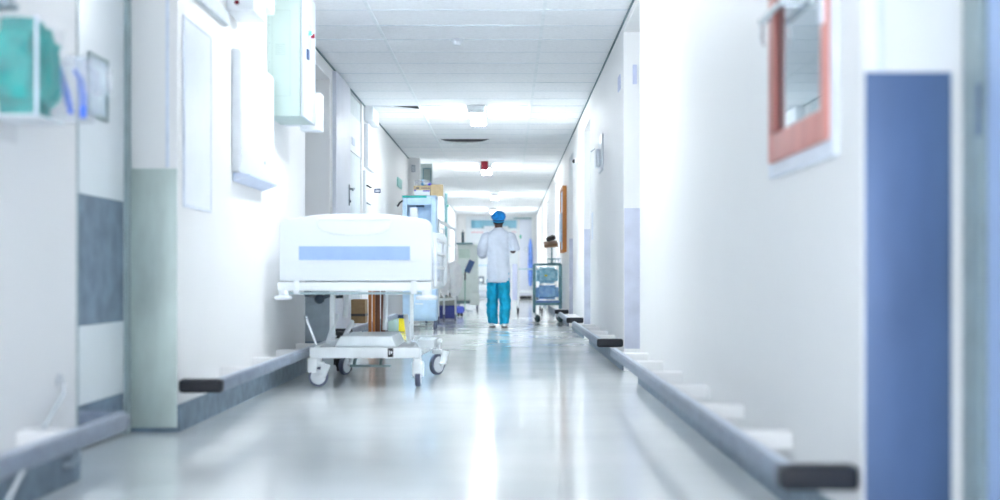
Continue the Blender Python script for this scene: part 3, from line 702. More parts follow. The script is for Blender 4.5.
MB().box(X(413.5, 8.6), X(422, 8.6), 8.56, 8.60, Z(373.5, 8.6), Z(358.2, 8.6), 0.006).build('caster_housing', WHITEM, t)
MB().tube([(X(421, 9.0), 9.0, 0.19), (X(428, 9.2), 9.25, 0.20), (X(436, 9.5), 9.5, 0.23), (X(440, 9.6), 9.6, 0.24)], 0.016, n=10).build('caster_arm', WHITEM, t)
MB().tube([(X(318, 9.0), 9.0, 0.19), (X(330, 9.3), 9.35, 0.19), (X(342, 9.6), 9.62, 0.20)], 0.014, n=10).build('caster_arm', WHITEM, t)

# ================================================================== THINGS BEHIND THE BED
t = thing('cardboard_box', 'brown taped cardboard box sitting on the left bumper rail behind the bed', 'box', (-1.45, 13.5, 0.23))
x0, x1 = X(351, 13.45), X(365, 13.45)
MB().box(x0, x1, 13.46, 13.72, 0.233, Z(299.5, 13.5), 0.004).build('carton', CARDB, t)
MB().box(x0-0.001, x1+0.001, 13.457, 13.722, 0.30, 0.325).build('tape', TAPE, t)
gr = 'wooden planks leaning behind the bed'
for i, (a, b_, mm, lb) in enumerate(((368.3, 371.5, WOOD1, 'light orange-brown wooden plank, leftmost of the four standing behind the bed'), (372.4, 375.0, WOOD1, 'narrow orange-brown plank, second from the left of the four behind the bed'),
                               (375.3, 379.8, WOOD2, 'wide dark brown wooden plank, third from the left of the four behind the bed'), (381, 385.2, WOOD2, 'dark brown wooden plank standing apart on the right of the four behind the bed'))):
    o = MB().box(X(a, 13.3), X(b_, 13.3), 13.3, 13.33, 0.002, 1.12, 0.002).build('wooden_plank', mm); tag(o, lb, 'plank', gr)
t = thing('waste_bin', 'low yellow and clear bin with dark lid behind the bed', 'bin', (-1.4, 17.4, 0))
xa, xb = X(388, 17.3), X(405.5, 17.3)
MB().box(xa, X(398.5, 17.3), 17.3, 17.55, 0.002, 0.165, 0.008).build('clear_side', mat('greenish_clear_plastic', (176, 202, 196), 0.3), t)
MB().box(X(398.6, 17.3), xb, 17.3, 17.55, 0.002, 0.165, 0.008).build('yellow_side', YEL, t)
MB().box(xa-0.01, xb+0.01, 17.29, 17.56, 0.167, 0.205, 0.010).build('lid', NAVYL, t)
o = MB().blob(X(334, 9.9), X(352, 9.9), 9.85, 10.1, 0.0, Z(333, 9.9)-0.0, nz=0.01, ns=14, seed=4); o = o.build('duffel_bag', DARK)
o.location.z = 0.002; o['label'] = 'black bag lying on the floor under the bed near the left wall'; o['category'] = 'bag'

# pale blue trolley cabinet
dc = 17.7
t = thing('equipment_cart', 'tall pale blue equipment cart on casters behind the bed', 'cart', (X(420, dc), 17.95, 0))
xa, xb = X(402.5, dc), X(436, dc)
zt = Z(195.5, dc)
MB().box(xa, xb, dc, dc+0.5, 0.12, zt-0.62, 0.01).build('lower_body', PBLUE, t)
MB().box(xa, xa+0.06, dc, dc+0.5, zt-0.62, zt-0.03, 0.006).box(xb-0.06, xb, dc, dc+0.5, zt-0.62, zt-0.03, 0.006).box(xa+0.06, xb-0.06, dc, dc+0.5, zt-0.12, zt-0.03, 0.006).box(xa+0.06, xb-0.06, dc+0.16, dc+0.5, zt-0.62, zt-0.12).build('upper_body', PBLUE, t)
MB().box(xa-0.005, xb-0.12, dc-0.01, dc+0.5, zt-0.028, zt, 0.004).build('top', TEALL, t, label='turquoise top edge')
MB().box(xb-0.118, xb+0.006, dc-0.01, dc+0.5, zt-0.028, zt, 0.004).build('top', PBLUE, t)
MB().box(xa+0.09, xa+0.19, dc+0.03, dc+0.15, zt-0.60, zt-0.15, 0.01).build('canister', WHITE, t)
MB().box(X(416, dc), X(424, dc), dc+0.05, dc+0.09, Z(207, dc), Z(205, dc), 0.002).build('display', NAVYL, t)
for k in range(3):
    dd = MB().box(xa+0.012, xb-0.012, dc-0.014, dc-0.001, 0.15+0.27*k, 0.40+0.27*k, 0.006).build('drawer', PBLUE, t)
    MB().box((xa+xb)/2-0.05, (xa+xb)/2+0.05, dc-0.025, dc-0.0145, 0.33+0.27*k, 0.345+0.27*k, 0.003).build('drawer_handle', WHITE, dd)
MB().tube([(xa+0.01, dc+0.02, zt-0.06), (xa-0.03, dc-0.02, zt-0.09), (xa-0.06, dc-0.05, zt-0.14)], 0.012).build('side_handle', DARK, t)
def small_caster(t, x, y, R=0.045, m=DARK):
    w = MB().cyl((x-0.014, y, R+0.002), (x+0.014, y, R+0.002), R, n=24, bev=0.005).cyl((x, y, R*1.2), (x, y, R*2+0.04), 0.012, n=10)
    return w.build('caster', m, t)
for x_ in (xa+0.04, xb-0.02):
    for y_ in (dc+0.05, dc+0.45): small_caster(t, x_, y_, 0.05, RUB)

t = thing('supply_box', 'tan and white cardboard box with blue lettering on top of the blue cart', 'box', (X(421, dc), 17.8, zt))
MB().box(X(413.5, dc), X(430, dc), dc+0.02, dc+0.26, zt+0.001, zt+0.125, 0.003).build('carton', CARD, t)
MB().box(X(413.8, dc), X(429.8, dc), dc+0.0165, dc+0.0195, zt+0.003, zt+0.070).build('white_label', WHITE, t)
m = MB()
m.box(X(414, dc), X(415.8, dc), dc+0.014, dc+0.0163, zt+0.058, zt+0.075); m.box(X(423, dc), X(429.5, dc), dc+0.014, dc+0.0163, zt+0.052, zt+0.066)
m.build('lettering', INK, t)
m = MB().box(X(416, dc), X(419, dc), dc+0.0165, dc+0.0195, zt+0.085, zt+0.105)
for k in range(7): m.box(X(421.3+k*1.25, dc), X(422.2+k*1.25, dc), dc+0.0165, dc+0.0195, zt+0.088, zt+0.100)
m.build('lettering', INKG, t)
o = MB().box(X(430.5, dc), X(442.5, dc), dc+0.05, dc+0.22, zt+0.001, zt+0.145, 0.003, rot=(0, 0, 0.0)).build('cardboard_box', CARD)
tag(o, 'plain tan cardboard box at the right edge of the blue cart top', 'box')
t = thing('plastic_bag', 'crumpled clear bag with bright blue bits on the boxes of the blue cart', 'bag', (X(421, dc), dc+0.13, zt+0.13))
MB().blob(X(414.2, dc), X(429, dc), dc+0.05, dc+0.22, zt+0.140, zt+0.205, nz=0.014, ns=14, seed=11).build('film', FILM, t)
MB().sph((X(422, dc), dc+0.09, zt+0.155), 0.022, sub=2, nz=0.4).sph((X(422, dc), dc+0.09, zt+0.20), 0.012, sub=2).build('contents', mat('bright_cyan', (20, 150, 210), 0.4), t)
MB().sph((X(429, dc), dc+0.09, zt+0.148), 0.018, sc=(1.7, 1, 0.8), sub=2, nz=0.3).build('contents', INK, t)

# white linen cage trolley, turned a little
t = thing('linen_cage', 'white frame trolley with hanging white linen bags right behind the bed', 'trolley', (0, 0, 0))
dl_ = 20.3
Pn = lambda px, pyb: px
A = (X(438.5, dl_), dl_); Bq = (X(455.5, dl_+1.1), dl_+1.1)
ht = 1.50
wx = -0.0
for (x_, y_, h_) in ((A[0], A[1], Z(219, A[1])), (Bq[0], Bq[1], Z(228, Bq[1])), (A[0]-0.18, A[1]+0.05, Z(219, A[1])), (Bq[0]-0.18, Bq[1]+0.05, Z(228, Bq[1]))):
    MB().cyl((x_, y_, 0.10), (x_, y_, h_), 0.014, n=12).build('post', WHITEM, t)
def slat(ya, yb, r=0.016, off=0.0, th=None):
    p = (A[0]+off, A[1], Z(ya, A[1])); q = (Bq[0]+off, Bq[1], Z(yb, Bq[1]))
    return MB().tube([p, q], r, n=10)
slat(220.5, 229.5, 0.026).build('top_rail', WHITEM, t)
slat(220.5, 229.5, 0.014, -0.18).build('top_rail', WHITEM, t)
slat(242.5, 247.5, 0.016).build('middle_rail', WHITEM, t)
slat(263, 265.5, 0.014).build('middle_rail', WHITEM, t)
slat(300, 299, 0.018).build('bottom_rail', WHITEM, t)
MB().tube([(A[0]-0.18, A[1]+0.05, 0.34), (Bq[0]-0.18, Bq[1]+0.05, 0.34)], 0.014).build('bottom_rail', WHITEM, t)
MB().prism([(A[0]-0.17, Z(261, dl_)), (A[0]-0.01, Z(261, dl_)), (A[0]-0.01, Z(223, dl_)), (A[0]-0.17, Z(223, dl_))], 'y', dl_+0.1, dl_+0.9).build('sheet', LINEN, t)
MB().blob(A[0]+0.01, A[0]+0.15, A[1]+0.15, A[1]+0.55, Z(295, dl_+.3), Z(262, dl_+.3), nz=0.03, ns=6, seed=1).build('linen_bag', LINEN, t)
MB().sph((A[0]+0.215, A[1]+0.6, Z(279, dl_+.6)), 1.0, sc=(0.12, 0.2, 0.27), sub=4, nz=0.10, ns=2.5, seed=5).build('linen_bag', LINEN, t)
for (x_, y_) in ((A[0], A[1]), (Bq[0], Bq[1]), (A[0]-0.18, A[1]+0.05), (Bq[0]-0.18, Bq[1]+0.05)): small_caster(t, x_, y_, 0.042, RUB)
# crates
dk = 22.6
o = MB().box(X(437.5, dk), X(455.5, dk), dk, dk+0.35, 0.002, 0.21, 0.015, seg=3).box(X(437, dk), X(456, dk), dk-0.01, dk+0.36, 0.18, 0.215, 0.006).build('storage_crate', NAVY)
tag(o, 'navy blue crate on the floor behind the linen trolley', 'crate')
t = thing('storage_bin', 'grey-green bin with dark things in it on top of the navy crate', 'bin', (X(447, dk), dk+.18, 0.217))
MB().box(X(439.5, dk), X(454.5, dk), dk+0.03, dk+0.33, 0.217, 0.36, 0.01).build('body', BINGR, t)
for k in range(5): MB().cyl((X(441+k*2.8, dk), dk+0.1+0.03*(k % 2), 0.361), (X(441.5+k*2.8, dk), dk+0.1, 0.42+0.01*(k % 3)), 0.016, n=10).build('contents', DARK, t)
dk2 = 24.0
t = thing('shoulder_bag', 'blue rounded bag on the floor right of the navy crate', 'bag', (X(459.5, dk2), dk2+.1, 0))
MB().blob(X(455.5, dk2), X(464, dk2), dk2, dk2+0.25, 0.05, 0.175, nz=0.008, ns=10, seed=8).build('body', BLUEB, t)
MB().cyl((X(458.2, dk2), dk2+0.02, 0.025), (X(458.2, dk2), dk2+0.2, 0.025), 0.023).build('foot', DARK, t)
MB().cyl((X(461.5, dk2), dk2+0.02, 0.025), (X(461.5, dk2), dk2+0.2, 0.025), 0.023).build('foot', DARK, t)
# IV pole
di = 23.2
t = thing('drip_stand', 'teal drip stand pole rising above the white linen trolley', 'stand', (X(446, di), di, 0))
MB().cyl((X(446, di), di, 0.06), (X(446, di), di, Z(194, di)), 0.022, n=14).build('pole', TEALM, t)
MB().cyl((X(444.6, di), di, Z(194, di)), (X(447.4, di), di, Z(194, di)), 0.015, n=10).build('hook_bar', TEALM, t)
MB().box(X(447.2, di), X(448.6, di), di-0.02, di+0.02, Z(207, di), Z(204.8, di)).build('clip', SIGNG, t)
m = MB()
for k in range(5):
    a = 2*math.pi*k/5+0.3; m.tube([(X(446, di), di, 0.08), (X(446, di)+0.2*math.cos(a), di+0.2*math.sin(a), 0.03)], 0.012, n=8)
m.build('base', TEALM, t)
# machine on trolley
dm = 28.6
t = thing('medical_machine', 'tall pale green medical machine on a wheeled base left of the walking person', 'machine', (X(467, dm), dm+.3, 0))
MB().box(X(458, dm), X(478, dm), dm, dm+0.5, 0.20, Z(244.5, dm), 0.02, seg=3).build('body', GREENP, t)
MB().box(X(456, dm), X(472.5, dm), dm-0.03, dm+0.48, Z(244, dm), Z(242.7, dm), 0.004).build('tray', TEALM, t)
MB().box(X(456.5, dm), X(479, dm), dm-0.03, dm+0.52, 0.13, 0.19, 0.01).build('base', mat('teal_grey_base', (96, 124, 130), 0.5), t)
MB().box(X(470, dm), X(479.5, dm), dm-0.10, dm-0.035, 0.10, 0.34, 0.01).build('battery_box', GREENP, t)
MB().box(X(459, dm), X(470, dm), dm-0.012, dm-0.001, Z(258, dm), Z(249, dm), 0.004).build('panel', mat('green_grey_panel', (200, 220, 210), 0.4), t)
for x_ in (X(458.5, dm), X(477, dm)):
    for y_ in (dm+0.04, dm+0.44): small_caster(t, x_, y_, 0.05, RUB)
o = MB().cyl((X(462.7, dm), dm+0.1, Z(242.6, dm)), (X(462.7, dm), dm+0.1, Z(231.8, dm)), 0.028, n=20, bev=0.006).cyl((X(462.7, dm), dm+0.1, Z(232, dm)), (X(462.7, dm), dm+0.1, Z(229.5, dm)), 0.008).build('gas_cylinder', mat('dark_teal_cylinder', (28, 62, 76), 0.4))
tag(o, 'slim dark teal bottle standing on the pale green machine', 'bottle')
dn = 26.5
t = thing('monitor_stand', 'tilted dark blue screen on a thin pole in front of the pale green machine', 'monitor', (X(465, dn), dn, 0))
xp = X(465, dn)
MB().cyl((xp, dn, 0.04), (xp, dn, Z(271, dn)), 0.012, n=12).build('pole', mat('pale_green_pole', (150, 190, 176), 0.4), t)
MB().box(X(466.5, dn), X(472.5, dn), dn-0.02, dn+0.02, Z(273, dn), Z(260, dn), 0.006, rot=(0, 0.42, 0)).build('screen', SCREEN, t)
MB().tube([(xp, dn, Z(280, dn)), (xp, dn, Z(273, dn)), (X(468, dn), dn+0.01, Z(269, dn))], 0.016, n=8).build('bracket', DARK, t)
m = MB()
for k in range(4):
    a = math.pi/2*k+0.5; m.tube([(xp, dn, 0.06), (xp+0.16*math.cos(a), dn+0.16*math.sin(a), 0.02)], 0.011, n=8)
m.build('base', GREYM, t)
# grey instrument trolley farther back
dg_ = 33.0
t = thing('instrument_trolley', 'distant grey instrument trolley just left of the walking person', 'trolley', (X(482, dg_), dg_, 0))
for z in (0.18, 0.50, Z(266, dg_)): MB().box(X(477, dg_), X(491, dg_), dg_, dg_+0.45, z, z+0.03, 0.005).build('shelf', GREYM if z < 0.6 else PBLUE, t)
for x_ in (X(477.4, dg_), X(490.6, dg_)):
    for y_ in (dg_+0.02, dg_+0.43):
        MB().cyl((x_, y_, 0.09), (x_, y_, Z(263, dg_)), 0.012, n=10).build('post', CHROME, t); small_caster(t, x_, y_, 0.04)
MB().box(X(478.5, dg_), X(484, dg_), dg_+0.04, dg_+0.3, 0.531, 0.70, 0.02).build('pump', mat('grey_pump', (112, 124, 136), 0.4), t)
MB().cyl((X(481, dg_), dg_+0.036, 0.61), (X(481, dg_), dg_+0.042, 0.61), 0.04).build('dial', WHITE, t)
MB().sph((X(485.2, dg_), dg_+0.1, 0.24), 0.03, sub=2).build('knob', REDD, t)
MB().box(X(477.5, dg_), X(490, dg_), dg_+0.05, dg_+0.4, 0.211, 0.36, 0.02).build('basket', mat('pale_grey_basket', (196, 204, 214), 0.4), t)

# white stretcher right of the person
ds = 26.0
t = thing('stretcher', 'white wheeled stretcher frame standing right of the walking person', 'stretcher', (X(530, ds), ds+.3, 0))
for px in (518.2, 542):
    MB().cyl((X(px, ds), ds, 0.10), (X(px, ds), ds, Z(266, ds)), 0.016, n=12).build('post', WHITEM, t); small_caster(t, X(px, ds), ds, 0.05)
    MB().cyl((X(px, ds), ds+1.6, 0.10), (X(px, ds), ds+1.6, Z(266, ds)), 0.016, n=12).build('post', WHITEM, t); small_caster(t, X(px, ds), ds+1.6, 0.05)
MB().tube([(X(518.2, ds), ds, Z(269, ds)), (X(542, ds), ds, Z(269, ds))], 0.014).build('end_rail', mat('pale_teal_rail', (186, 208, 214), 0.4), t)
MB().box(X(512.5, ds), X(517.2, ds), ds+0.0, ds+1.5, Z(300, ds), Z(264, ds), 0.01).build('side_panel', mat('lilac_side_panel', (206, 212, 236), 0.5), t)
MB().box(X(518.5, ds), X(541.8, ds), ds+0.02, ds+1.6, 0.38, 0.42, 0.01).build('deck', WHITEM, t)

# ================================================================== LAUNDRY TROLLEY RIGHT
dt = 20.95
xa, xb = X(534.5, dt), X(561.0, dt)
t = thing('laundry_trolley', 'teal metal laundry trolley with blue bags by the far right wall', 'trolley', ((xa+xb)/2, dt+.3, 0))
zt = Z(264.5, dt)
for x_ in (xa, xb):
    for y_ in (dt, dt+0.55):
        MB().cyl((x_, y_, 0.13), (x_, y_, zt), 0.016, n=12).build('post', TEALM, t)
m = MB()
for z in (zt, 0.27):
    m.cyl((xa, dt, z), (xb, dt, z), 0.015, n=10).cyl((xa, dt+0.55, z), (xb, dt+0.55, z), 0.012, n=10).cyl((xa, dt, z), (xa, dt+0.55, z), 0.012, n=10).cyl((xb, dt, z), (xb, dt+0.55, z), 0.012, n=10)
m.build('frame_rail', TEALM, t)
MB().box(xa+0.016, xb-0.016, dt+0.01, dt+0.54, 0.29, 0.32, 0.004).build('shelf', mat('blue_shelf', (120, 160, 214), 0.4), t)
def caster2(x, y):
    MB().tube([(x, y, 0.14), (x+0.01, y-0.01, 0.10), (x+0.045, y-0.02, 0.052)], 0.018, n=8).build('caster_fork', CHROME, t)
    MB().cyl((x+0.03, y-0.05, 0.052), (x+0.065, y-0.03, 0.052), 0.05, n=24, bev=0.006).build('caster', mat('dark_teal_tyre', (54, 84, 90), 0.5), t)
for x_ in (xa, xb-0.06):
    for y_ in (dt, dt+0.55): caster2(x_, y_)
m = MB()
wx0, wx1 = X(548, dt), X(560.5, dt)
for k in range(6): m.cyl((wx0+(wx1-wx0)*k/5, dt+0.02, zt+0.02), (wx0+(wx1-wx0)*k/5, dt+0.02, zt+0.085), 0.004, n=6)
m.cyl((wx0, dt+0.02, zt+0.085), (wx1, dt+0.02, zt+0.085), 0.006, n=8).cyl((wx0, dt+0.3, zt+0.085), (wx1, dt+0.3, zt+0.085), 0.006, n=8).cyl((wx0, dt+0.02, zt+0.085), (wx0, dt+0.3, zt+0.085), 0.006, n=8).cyl((wx1, dt+0.02, zt+0.085), (wx1, dt+0.3, zt+0.085), 0.006, n=8).cyl((wx0, dt+0.02, zt+0.02), (wx1, dt+0.02, zt+0.02), 0.005, n=8)
m.build('wire_basket', TEALM, t)
MB().cyl((X(552.3, dt), dt+0.25, zt), (X(552.3, dt), dt+0.25, Z(246.6, dt)), 0.009, n=10).build('holder_rod', TEALM, t)
cb = MB().box(X(544.5, dt), X(558.3, dt), dt+0.12, dt+0.42, Z(245.4, dt), Z(242.0, dt), 0.006, rot=(0.2, -0.10, 0)).build('clipboard', mat('brown_board', (150, 112, 80), 0.5))
tag(cb, 'brown board held on a rod above the laundry trolley', 'clipboard')
o = MB().blob(X(546.5, dt), X(556, dt), dt+0.18, dt+0.38, Z(242.8, dt)+0.040, Z(238.2, dt)+0.040, nz=0.006, ns=10, rot=(0.1, -0.28, 0)).build('black_pouch', DARK)
tag(o, 'black pouch lying on the brown board above the laundry trolley', 'pouch')
t = thing('laundry_bag', 'upper light blue laundry bag with yellow tag in the teal trolley', 'bag', ((xa+xb)/2, dt+.2, 0.55))
MB().blob(xa+0.03, xb-0.04, dt+0.04, dt+0.5, 0.59, zt-0.05, nz=0.018, ns=12, seed=6).build('film', BAGB, t)
MB().sph((X(546, dt), dt+0.02, Z(275.5, dt)), 0.02, sc=(1.2, 0.5, 0.8), sub=2).build('tag', YEL, t)
o = MB().blob(xa+0.02, xb-0.03, dt+0.04, dt+0.5, 0.345, 0.550, nz=0.012, ns=12, seed=7).build('laundry_bag', mat('blue_laundry_film', (160, 208, 240), 0.3, var=0.25, scale=16, bump=0.6, c2=(120, 172, 228)))
tag(o, 'lower blue laundry bag on the bottom shelf of the teal trolley', 'bag')

# gown and dispenser at the end wall
t = thing('hanging_gown', 'blue gown hanging on the end wall beside the grey door', 'gown', (X(530, e), e-0.1, 1.0))
rings = []
for (py, hw) in ((238.5, 0.3), (241, 1.0), (246, 1.7), (256, 2.0), (268, 2.2), (280, 1.9), (286, 1.2)):
    z = Z(py, e); c = X(530.4, e); r = []
    for k in range(20):
        a = 2*math.pi*k/20; w = hw*e/F*(1+0.15*math.sin(5*a)); r.append((c+w*math.cos(a), e-0.115+0.05*math.sin(a), z))
    rings.append(r)
MB().loft(rings).build('cloth', GOWNB, t)
MB().cyl((X(530.4, e), e-0.001, Z(239, e)), (X(530.4, e), e-0.13, Z(238, e)), 0.01).build('hook', CHROME, t)
t = thing('round_dispenser', 'tiny round white dispenser on the grey end door beside the blue gown', 'dispenser', (X(526, e), e-.1, 1.5))
MB().cyl((X(526.3, e), e-0.051, Z(249.3, e)), (X(526.3, e), e-0.11, Z(249.3, e)), 0.055, n=24, bev=0.01).build('body', WHITE, t)
MB().cyl((X(526.3, e), e-0.051, Z(249.3, e)), (X(526.3, e), e-0.06, Z(249.3, e)), 0.065, n=24).build('rim', GREYM, t)

# ================================================================== THE PERSON
PX, PY = X(498.5, 18.7), 18.7
t = thing('person', 'person in white coat, teal trousers and blue cap walking away down the corridor', 'person', (PX, PY, 0))
def skin_body(name, joints, edges, m, parent):
    me = bpy.data.meshes.new(name); names = list(joints)
    me.from_pydata([Vector(joints[k][0]) for k in names], [(names.index(a), names.index(b)) for a, b in edges], []); me.update()
    o = bpy.data.objects.new(name, me); COL.objects.link(o); o.parent = parent
    o.modifiers.new('skin', 'SKIN'); me.skin_vertices[0] if me.skin_vertices else None
    sv = me.skin_vertices[0].data
    for i, k in enumerate(names):
        r = joints[k][1]; sv[i].radius = (r, r) if not isinstance(r, tuple) else r; sv[i].use_root = (i == 0)
    o.modifiers[0].use_smooth_shade = True
    s = o.modifiers.new('sub', 'SUBSURF'); s.levels = 2; s.render_levels = 2
    me.materials.append(m); return o
J = {
 'pelvis': ((0, 0, 0.80), (0.12, 0.09)), 'waist': ((0, 0.01, 0.95), (0.11, 0.08)), 'chest': ((0, 0.01, 1.12), (0.135, 0.09)), 'uchest': ((0, 0.0, 1.22), (0.10, 0.065)),
 'neck0': ((0, 0.0, 1.31), 0.052), 'neck1': ((0, 0.015, 1.37), 0.050), 'skull0': ((0, 0.035, 1.42), (0.068, 0.075)), 'skull1': ((0, 0.03, 1.48), (0.074, 0.090)), 'skull2': ((0, 0.03, 1.535), (0.055, 0.065)),
}
E = [('pelvis', 'waist'), ('waist', 'chest'), ('chest', 'uchest'), ('uchest', 'neck0'), ('neck0', 'neck1'), ('neck1', 'skull0'), ('skull0', 'skull1'), ('skull1', 'skull2')]
J['nose'] = ((0, 0.135, 1.445), 0.010); J['face'] = ((0, 0.09, 1.45), 0.05); E += [('skull0', 'face'), ('face', 'nose')]
for s, n in ((-1, 'l'), (1, 'r')):
    J['ear'+n] = ((s*0.080, 0.03, 1.455), 0.014); E.append(('skull0', 'ear'+n))
    J['sh'+n] = ((s*0.145, 0, 1.225), 0.040); E.append(('uchest', 'sh'+n))
    el = (s*0.205, -0.02, 1.015); wr = (s*0.15, 0.19, 1.06)
    J['el'+n] = (el, 0.037); J['wr'+n] = (wr, 0.024); E += [('sh'+n, 'el'+n), ('el'+n, 'wr'+n)]
    J['pm'+n] = ((s*0.13, 0.235, 1.075), (0.034, 0.017)); E.append(('wr'+n, 'pm'+n))
    for k in range(4):
        fx = s*(0.155-0.018*k); a = ((fx, 0.262, 1.085-0.004*k), 0.0085); b_ = ((fx-s*0.004, 0.290+0.004*(1.5-abs(k-1.5)), 1.075), 0.008); c = ((fx-s*0.008, 0.300, 1.052), 0.007)
        J['fa%d%s' % (k, n)], J['fb%d%s' % (k, n)], J['fc%d%s' % (k, n)] = a, b_, c
        E += [('pm'+n, 'fa%d%s' % (k, n)), ('fa%d%s' % (k, n), 'fb%d%s' % (k, n)), ('fb%d%s' % (k, n), 'fc%d%s' % (k, n))]
    J['ta'+n] = ((s*0.10, 0.225, 1.09), 0.010); J['tb'+n] = ((s*0.085, 0.25, 1.10), 0.0085); E += [('pm'+n, 'ta'+n), ('ta'+n, 'tb'+n)]
    fwd = 0.10 if s < 0 else -0.04
    J['hip'+n] = ((s*0.075, 0, 0.76), 0.078); J['kn'+n] = ((s*0.080, fwd*0.7+0.03, 0.43), 0.052); J['an'+n] = ((s*0.075, fwd, 0.09), 0.034); J['toe'+n] = ((s*0.085, fwd+0.11, 0.045), 0.028)
    E += [('pelvis', 'hip'+n), ('hip'+n, 'kn'+n), ('kn'+n, 'an'+n), ('an'+n, 'toe'+n)]
skin_body('body', J, E, SKIN, t)
# eyes and mouth on the far side of the head
MB().sph((PX-0.03, PY+0.128, 1.468), 0.011, sub=2).sph((PX+0.03, PY+0.128, 1.468), 0.011, sub=2).build('eye', WHITE, t)
MB().sph((PX, PY+0.130, 1.412), 0.018, sc=(1.3, 0.4, 0.35), sub=2).build('mouth', mat('lips', (110, 60, 56), 0.5), t)
def ering(cx_, cy_, z, rx, ry, n=36, fold=0.0, ph=0.0, fk=7, tilt=0.0):
    out = []
    for k in range(n):
        a = 2*math.pi*k/n; w = 1+fold*(0.6*math.sin(fk*a+ph)+0.4*math.sin((fk+4)*a+1.7*ph))
        out.append((PX+cx_+rx*w*math.cos(a), PY+cy_+ry*w*math.sin(a), z+tilt*math.cos(a)))
    return out
def fuse(o, vox=0.008, sm=6, disp=0.0, size=0.05):
    r = o.modifiers.new('fuse', 'REMESH'); r.mode = 'VOXEL'; r.voxel_size = vox; r.use_smooth_shade = True
    s = o.modifiers.new('smooth', 'SMOOTH'); s.iterations = sm; s.factor = 0.5
    if disp:
        tx = bpy.data.textures.new(o.name+'_folds', 'CLOUDS'); tx.noise_scale = size; tx.noise_depth = 1
        d = o.modifiers.new('folds', 'DISPLACE'); d.texture = tx; d.strength = disp; d.mid_level = 0.5; d.texture_coords = 'LOCAL'
# hair under the cap
MB().sph((PX, PY+0.012, 1.425), 0.074, sc=(0.98, 0.95, 0.75), sub=3, nz=0.05, ns=40).build('hair', HAIR, t)
# cap: puffed surgical cap with pleats
b = bmesh.new(); bmesh.ops.create_uvsphere(b, u_segments=64, v_segments=32, radius=1.0)
for v in b.verts:
    a = math.atan2(v.co.y, v.co.x); zz = v.co.z
    pl = 1+0.035*math.sin(18*a)*(1-abs(zz))+0.03*noise.noise(v.co*5)
    zl = zz if zz > -0.62 else -0.62
    sh = 1.0 if zz > -0.35 else 1.0-0.22*(min(1, (-0.35-zz)/0.3))
    v.co = Vector((PX+0.096*v.co.x*pl*sh, PY+0.030+0.108*v.co.y*pl*sh, 1.492+0.080*zl*pl+0.02*v.co.y))
m = MB(); m._add(b); m.build('surgical_cap', CAP, t)
MB().tube([(PX+0.074*math.cos(a), PY+0.028+0.088*math.sin(a), 1.437+0.022*math.sin(a)) for a in [2*math.pi*k/32 for k in range(33)]], 0.008, n=8).build('cap_band', mat('light_blue_band', (0, 150, 214), 0.7), t)
# coat: torso + sleeves fused
m = MB()
m.loft([ering(0, 0.0, 0.605, 0.158, 0.125, fold=0.055, ph=1.0, tilt=-0.0), ering(0, 0.0, 0.66, 0.158, 0.126, fold=0.050, ph=1.1), ering(-0.003, 0.0, 0.80, 0.153, 0.125, fold=0.042, ph=1.5), ering(-0.003, 0.005, 0.93, 0.148, 0.115, fold=0.034, ph=1.8),
        ering(0, 0.008, 1.06, 0.155, 0.115, fold=0.025, ph=2.2), ering(0, 0.005, 1.18, 0.168, 0.112, fold=0.014, ph=2.5), ering(0, 0.0, 1.25, 0.162, 0.098, fold=0.0), ering(0, 0.0, 1.295, 0.115, 0.082), ering(0, 0.005, 1.325, 0.070, 0.066), ering(0, 0.01, 1.345, 0.058, 0.060)])
def sleeve(s, end):
    pts = [(s*0.125, 0.0, 1.245), (s*0.172, -0.002, 1.215), (s*0.200, -0.010, 1.13), (s*0.222, -0.02, 1.05)] + end
    rr = [0.052, 0.064, 0.066, 0.068]+[0.060]*len(end)
    m.tube([(PX+p[0], PY+p[1], p[2]) for p in pts], rr, n=20)
sleeve(1, [(0.222, -0.018, 1.03)])
sleeve(-1, [(-0.225, -0.005, 0.995), (-0.212, 0.05, 0.985), (-0.19, 0.11, 1.01)])
coat = m.build('white_coat', COAT, t); fuse(coat, 0.009, 4, 0.022, 0.11)
# fine vertical creases on the back
m = MB()
for (xa_, za_, xb_, zb_, yy) in ((-0.05, 1.15, -0.07, 0.72, 0), (0.03, 1.10, 0.055, 0.78, 0), (0.09, 1.0, 0.075, 0.66, 0)):
    pass
m.bm.free()
# trousers
m = MB()
m.loft([ering(0, 0.0, 0.84, 0.130, 0.095), ering(0, 0, 0.74, 0.135, 0.10, fold=0.02), ering(0, 0, 0.66, 0.140, 0.105, fold=0.02)])
for s in (-1, 1):
    fwd = 0.10 if s < 0 else -0.04
    m.loft([ering(s*0.070, 0, 0.76, 0.078, 0.09), ering(s*0.075, fwd*0.2, 0.62, 0.080, 0.092, fold=0.03), ering(s*0.078, fwd*0.5+0.01, 0.48, 0.076, 0.084, fold=0.05, ph=1), ering(s*0.085, fwd*0.7+0.02, 0.36, 0.075, 0.080, fold=0.06, ph=2),
            ering(s*0.086, fwd*0.8+0.01, 0.24, 0.076, 0.080, fold=0.07, ph=2.4), ering(s*0.080, fwd, 0.14, 0.070, 0.080, fold=0.08, ph=3), ering(s*0.076, fwd-0.005, 0.065, 0.064, 0.080, fold=0.07, ph=3.3), ering(s*0.076, fwd-0.005, 0.050, 0.062, 0.078, fold=0.07, ph=3.4)])
tr = m.build('scrub_trousers', SCRUB, t); fuse(tr, 0.008, 3, 0.034, 0.07)
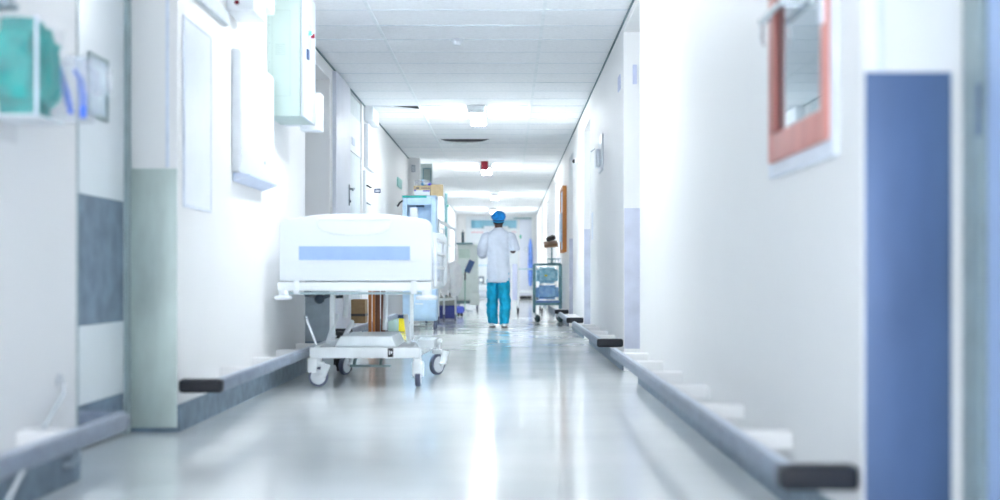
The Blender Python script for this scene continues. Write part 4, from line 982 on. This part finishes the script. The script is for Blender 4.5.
for s in (-1, 1):
    fwd = 0.10 if s < 0 else -0.04
    x_ = s*0.082; R_ = []
    for (yy, w, h) in ((-0.075, 0.026, 0.050), (-0.06, 0.036, 0.066), (0.0, 0.040, 0.075), (0.07, 0.044, 0.062), (0.13, 0.044, 0.045), (0.165, 0.030, 0.034)):
        R_.append([(PX+x_+w*math.cos(a), PY+fwd+yy, 0.018+max(0.0, h*0.5+h*0.5*math.sin(a))) for a in [2*math.pi*k/20 for k in range(20)]])
    sh = MB().loft(R_).build('shoe', SHOE, t)
    m = MB()
    out = [(PX+x_+0.042*math.cos(a)*(1.0 if math.sin(a) < 0 else 1.05), PY+fwd+0.045+0.125*math.sin(a)) for a in [2*math.pi*k/24 for k in range(24)]]
    m.prism(out, 'z', 0.0015, 0.020, 0.002).build('sole', SOLE, sh)

# ================================================================== LIGHT, WORLD, CAMERA
def area(name, loc, rot, sx, sy, power, col=(1, 1, 1)):
    l = bpy.data.lights.new(name, 'AREA'); l.shape = 'RECTANGLE'; l.size = sx; l.size_y = sy; l.energy = power; l.color = col
    o = bpy.data.objects.new(name, l); COL.objects.link(o); o.location = loc; o.rotation_euler = rot; return o
w = bpy.data.worlds.new('World'); S.world = w; w.use_nodes = True
w.node_tree.nodes['Background'].inputs[0].default_value = (0.90, 0.94, 1.0, 1); w.node_tree.nodes['Background'].inputs[1].default_value = 1.7

cam = bpy.data.cameras.new('camera'); co = bpy.data.objects.new('camera', cam); COL.objects.link(co)
co.location = (0, 0, EYE); co.rotation_euler = (math.pi/2, 0, 0)
cam.sensor_width = 36; cam.lens = F/1000*36
cam.shift_x = -(CX-500)/1000; cam.shift_y = (HY-250)/1000
cam.clip_end = 200
cam.dof.use_dof = True; cam.dof.focus_distance = 12.5; cam.dof.aperture_fstop = 1.6
S.camera = co
S.view_settings.view_transform = 'Standard'; S.view_settings.look = 'None'
S.view_settings.exposure = 2.76; S.view_settings.gamma = 1.0; S.view_settings.use_curve_mapping = False
S.cycles.use_denoising = True
S.cycles.max_bounces = 12; S.cycles.diffuse_bounces = 8; S.cycles.sample_clamp_indirect = 8
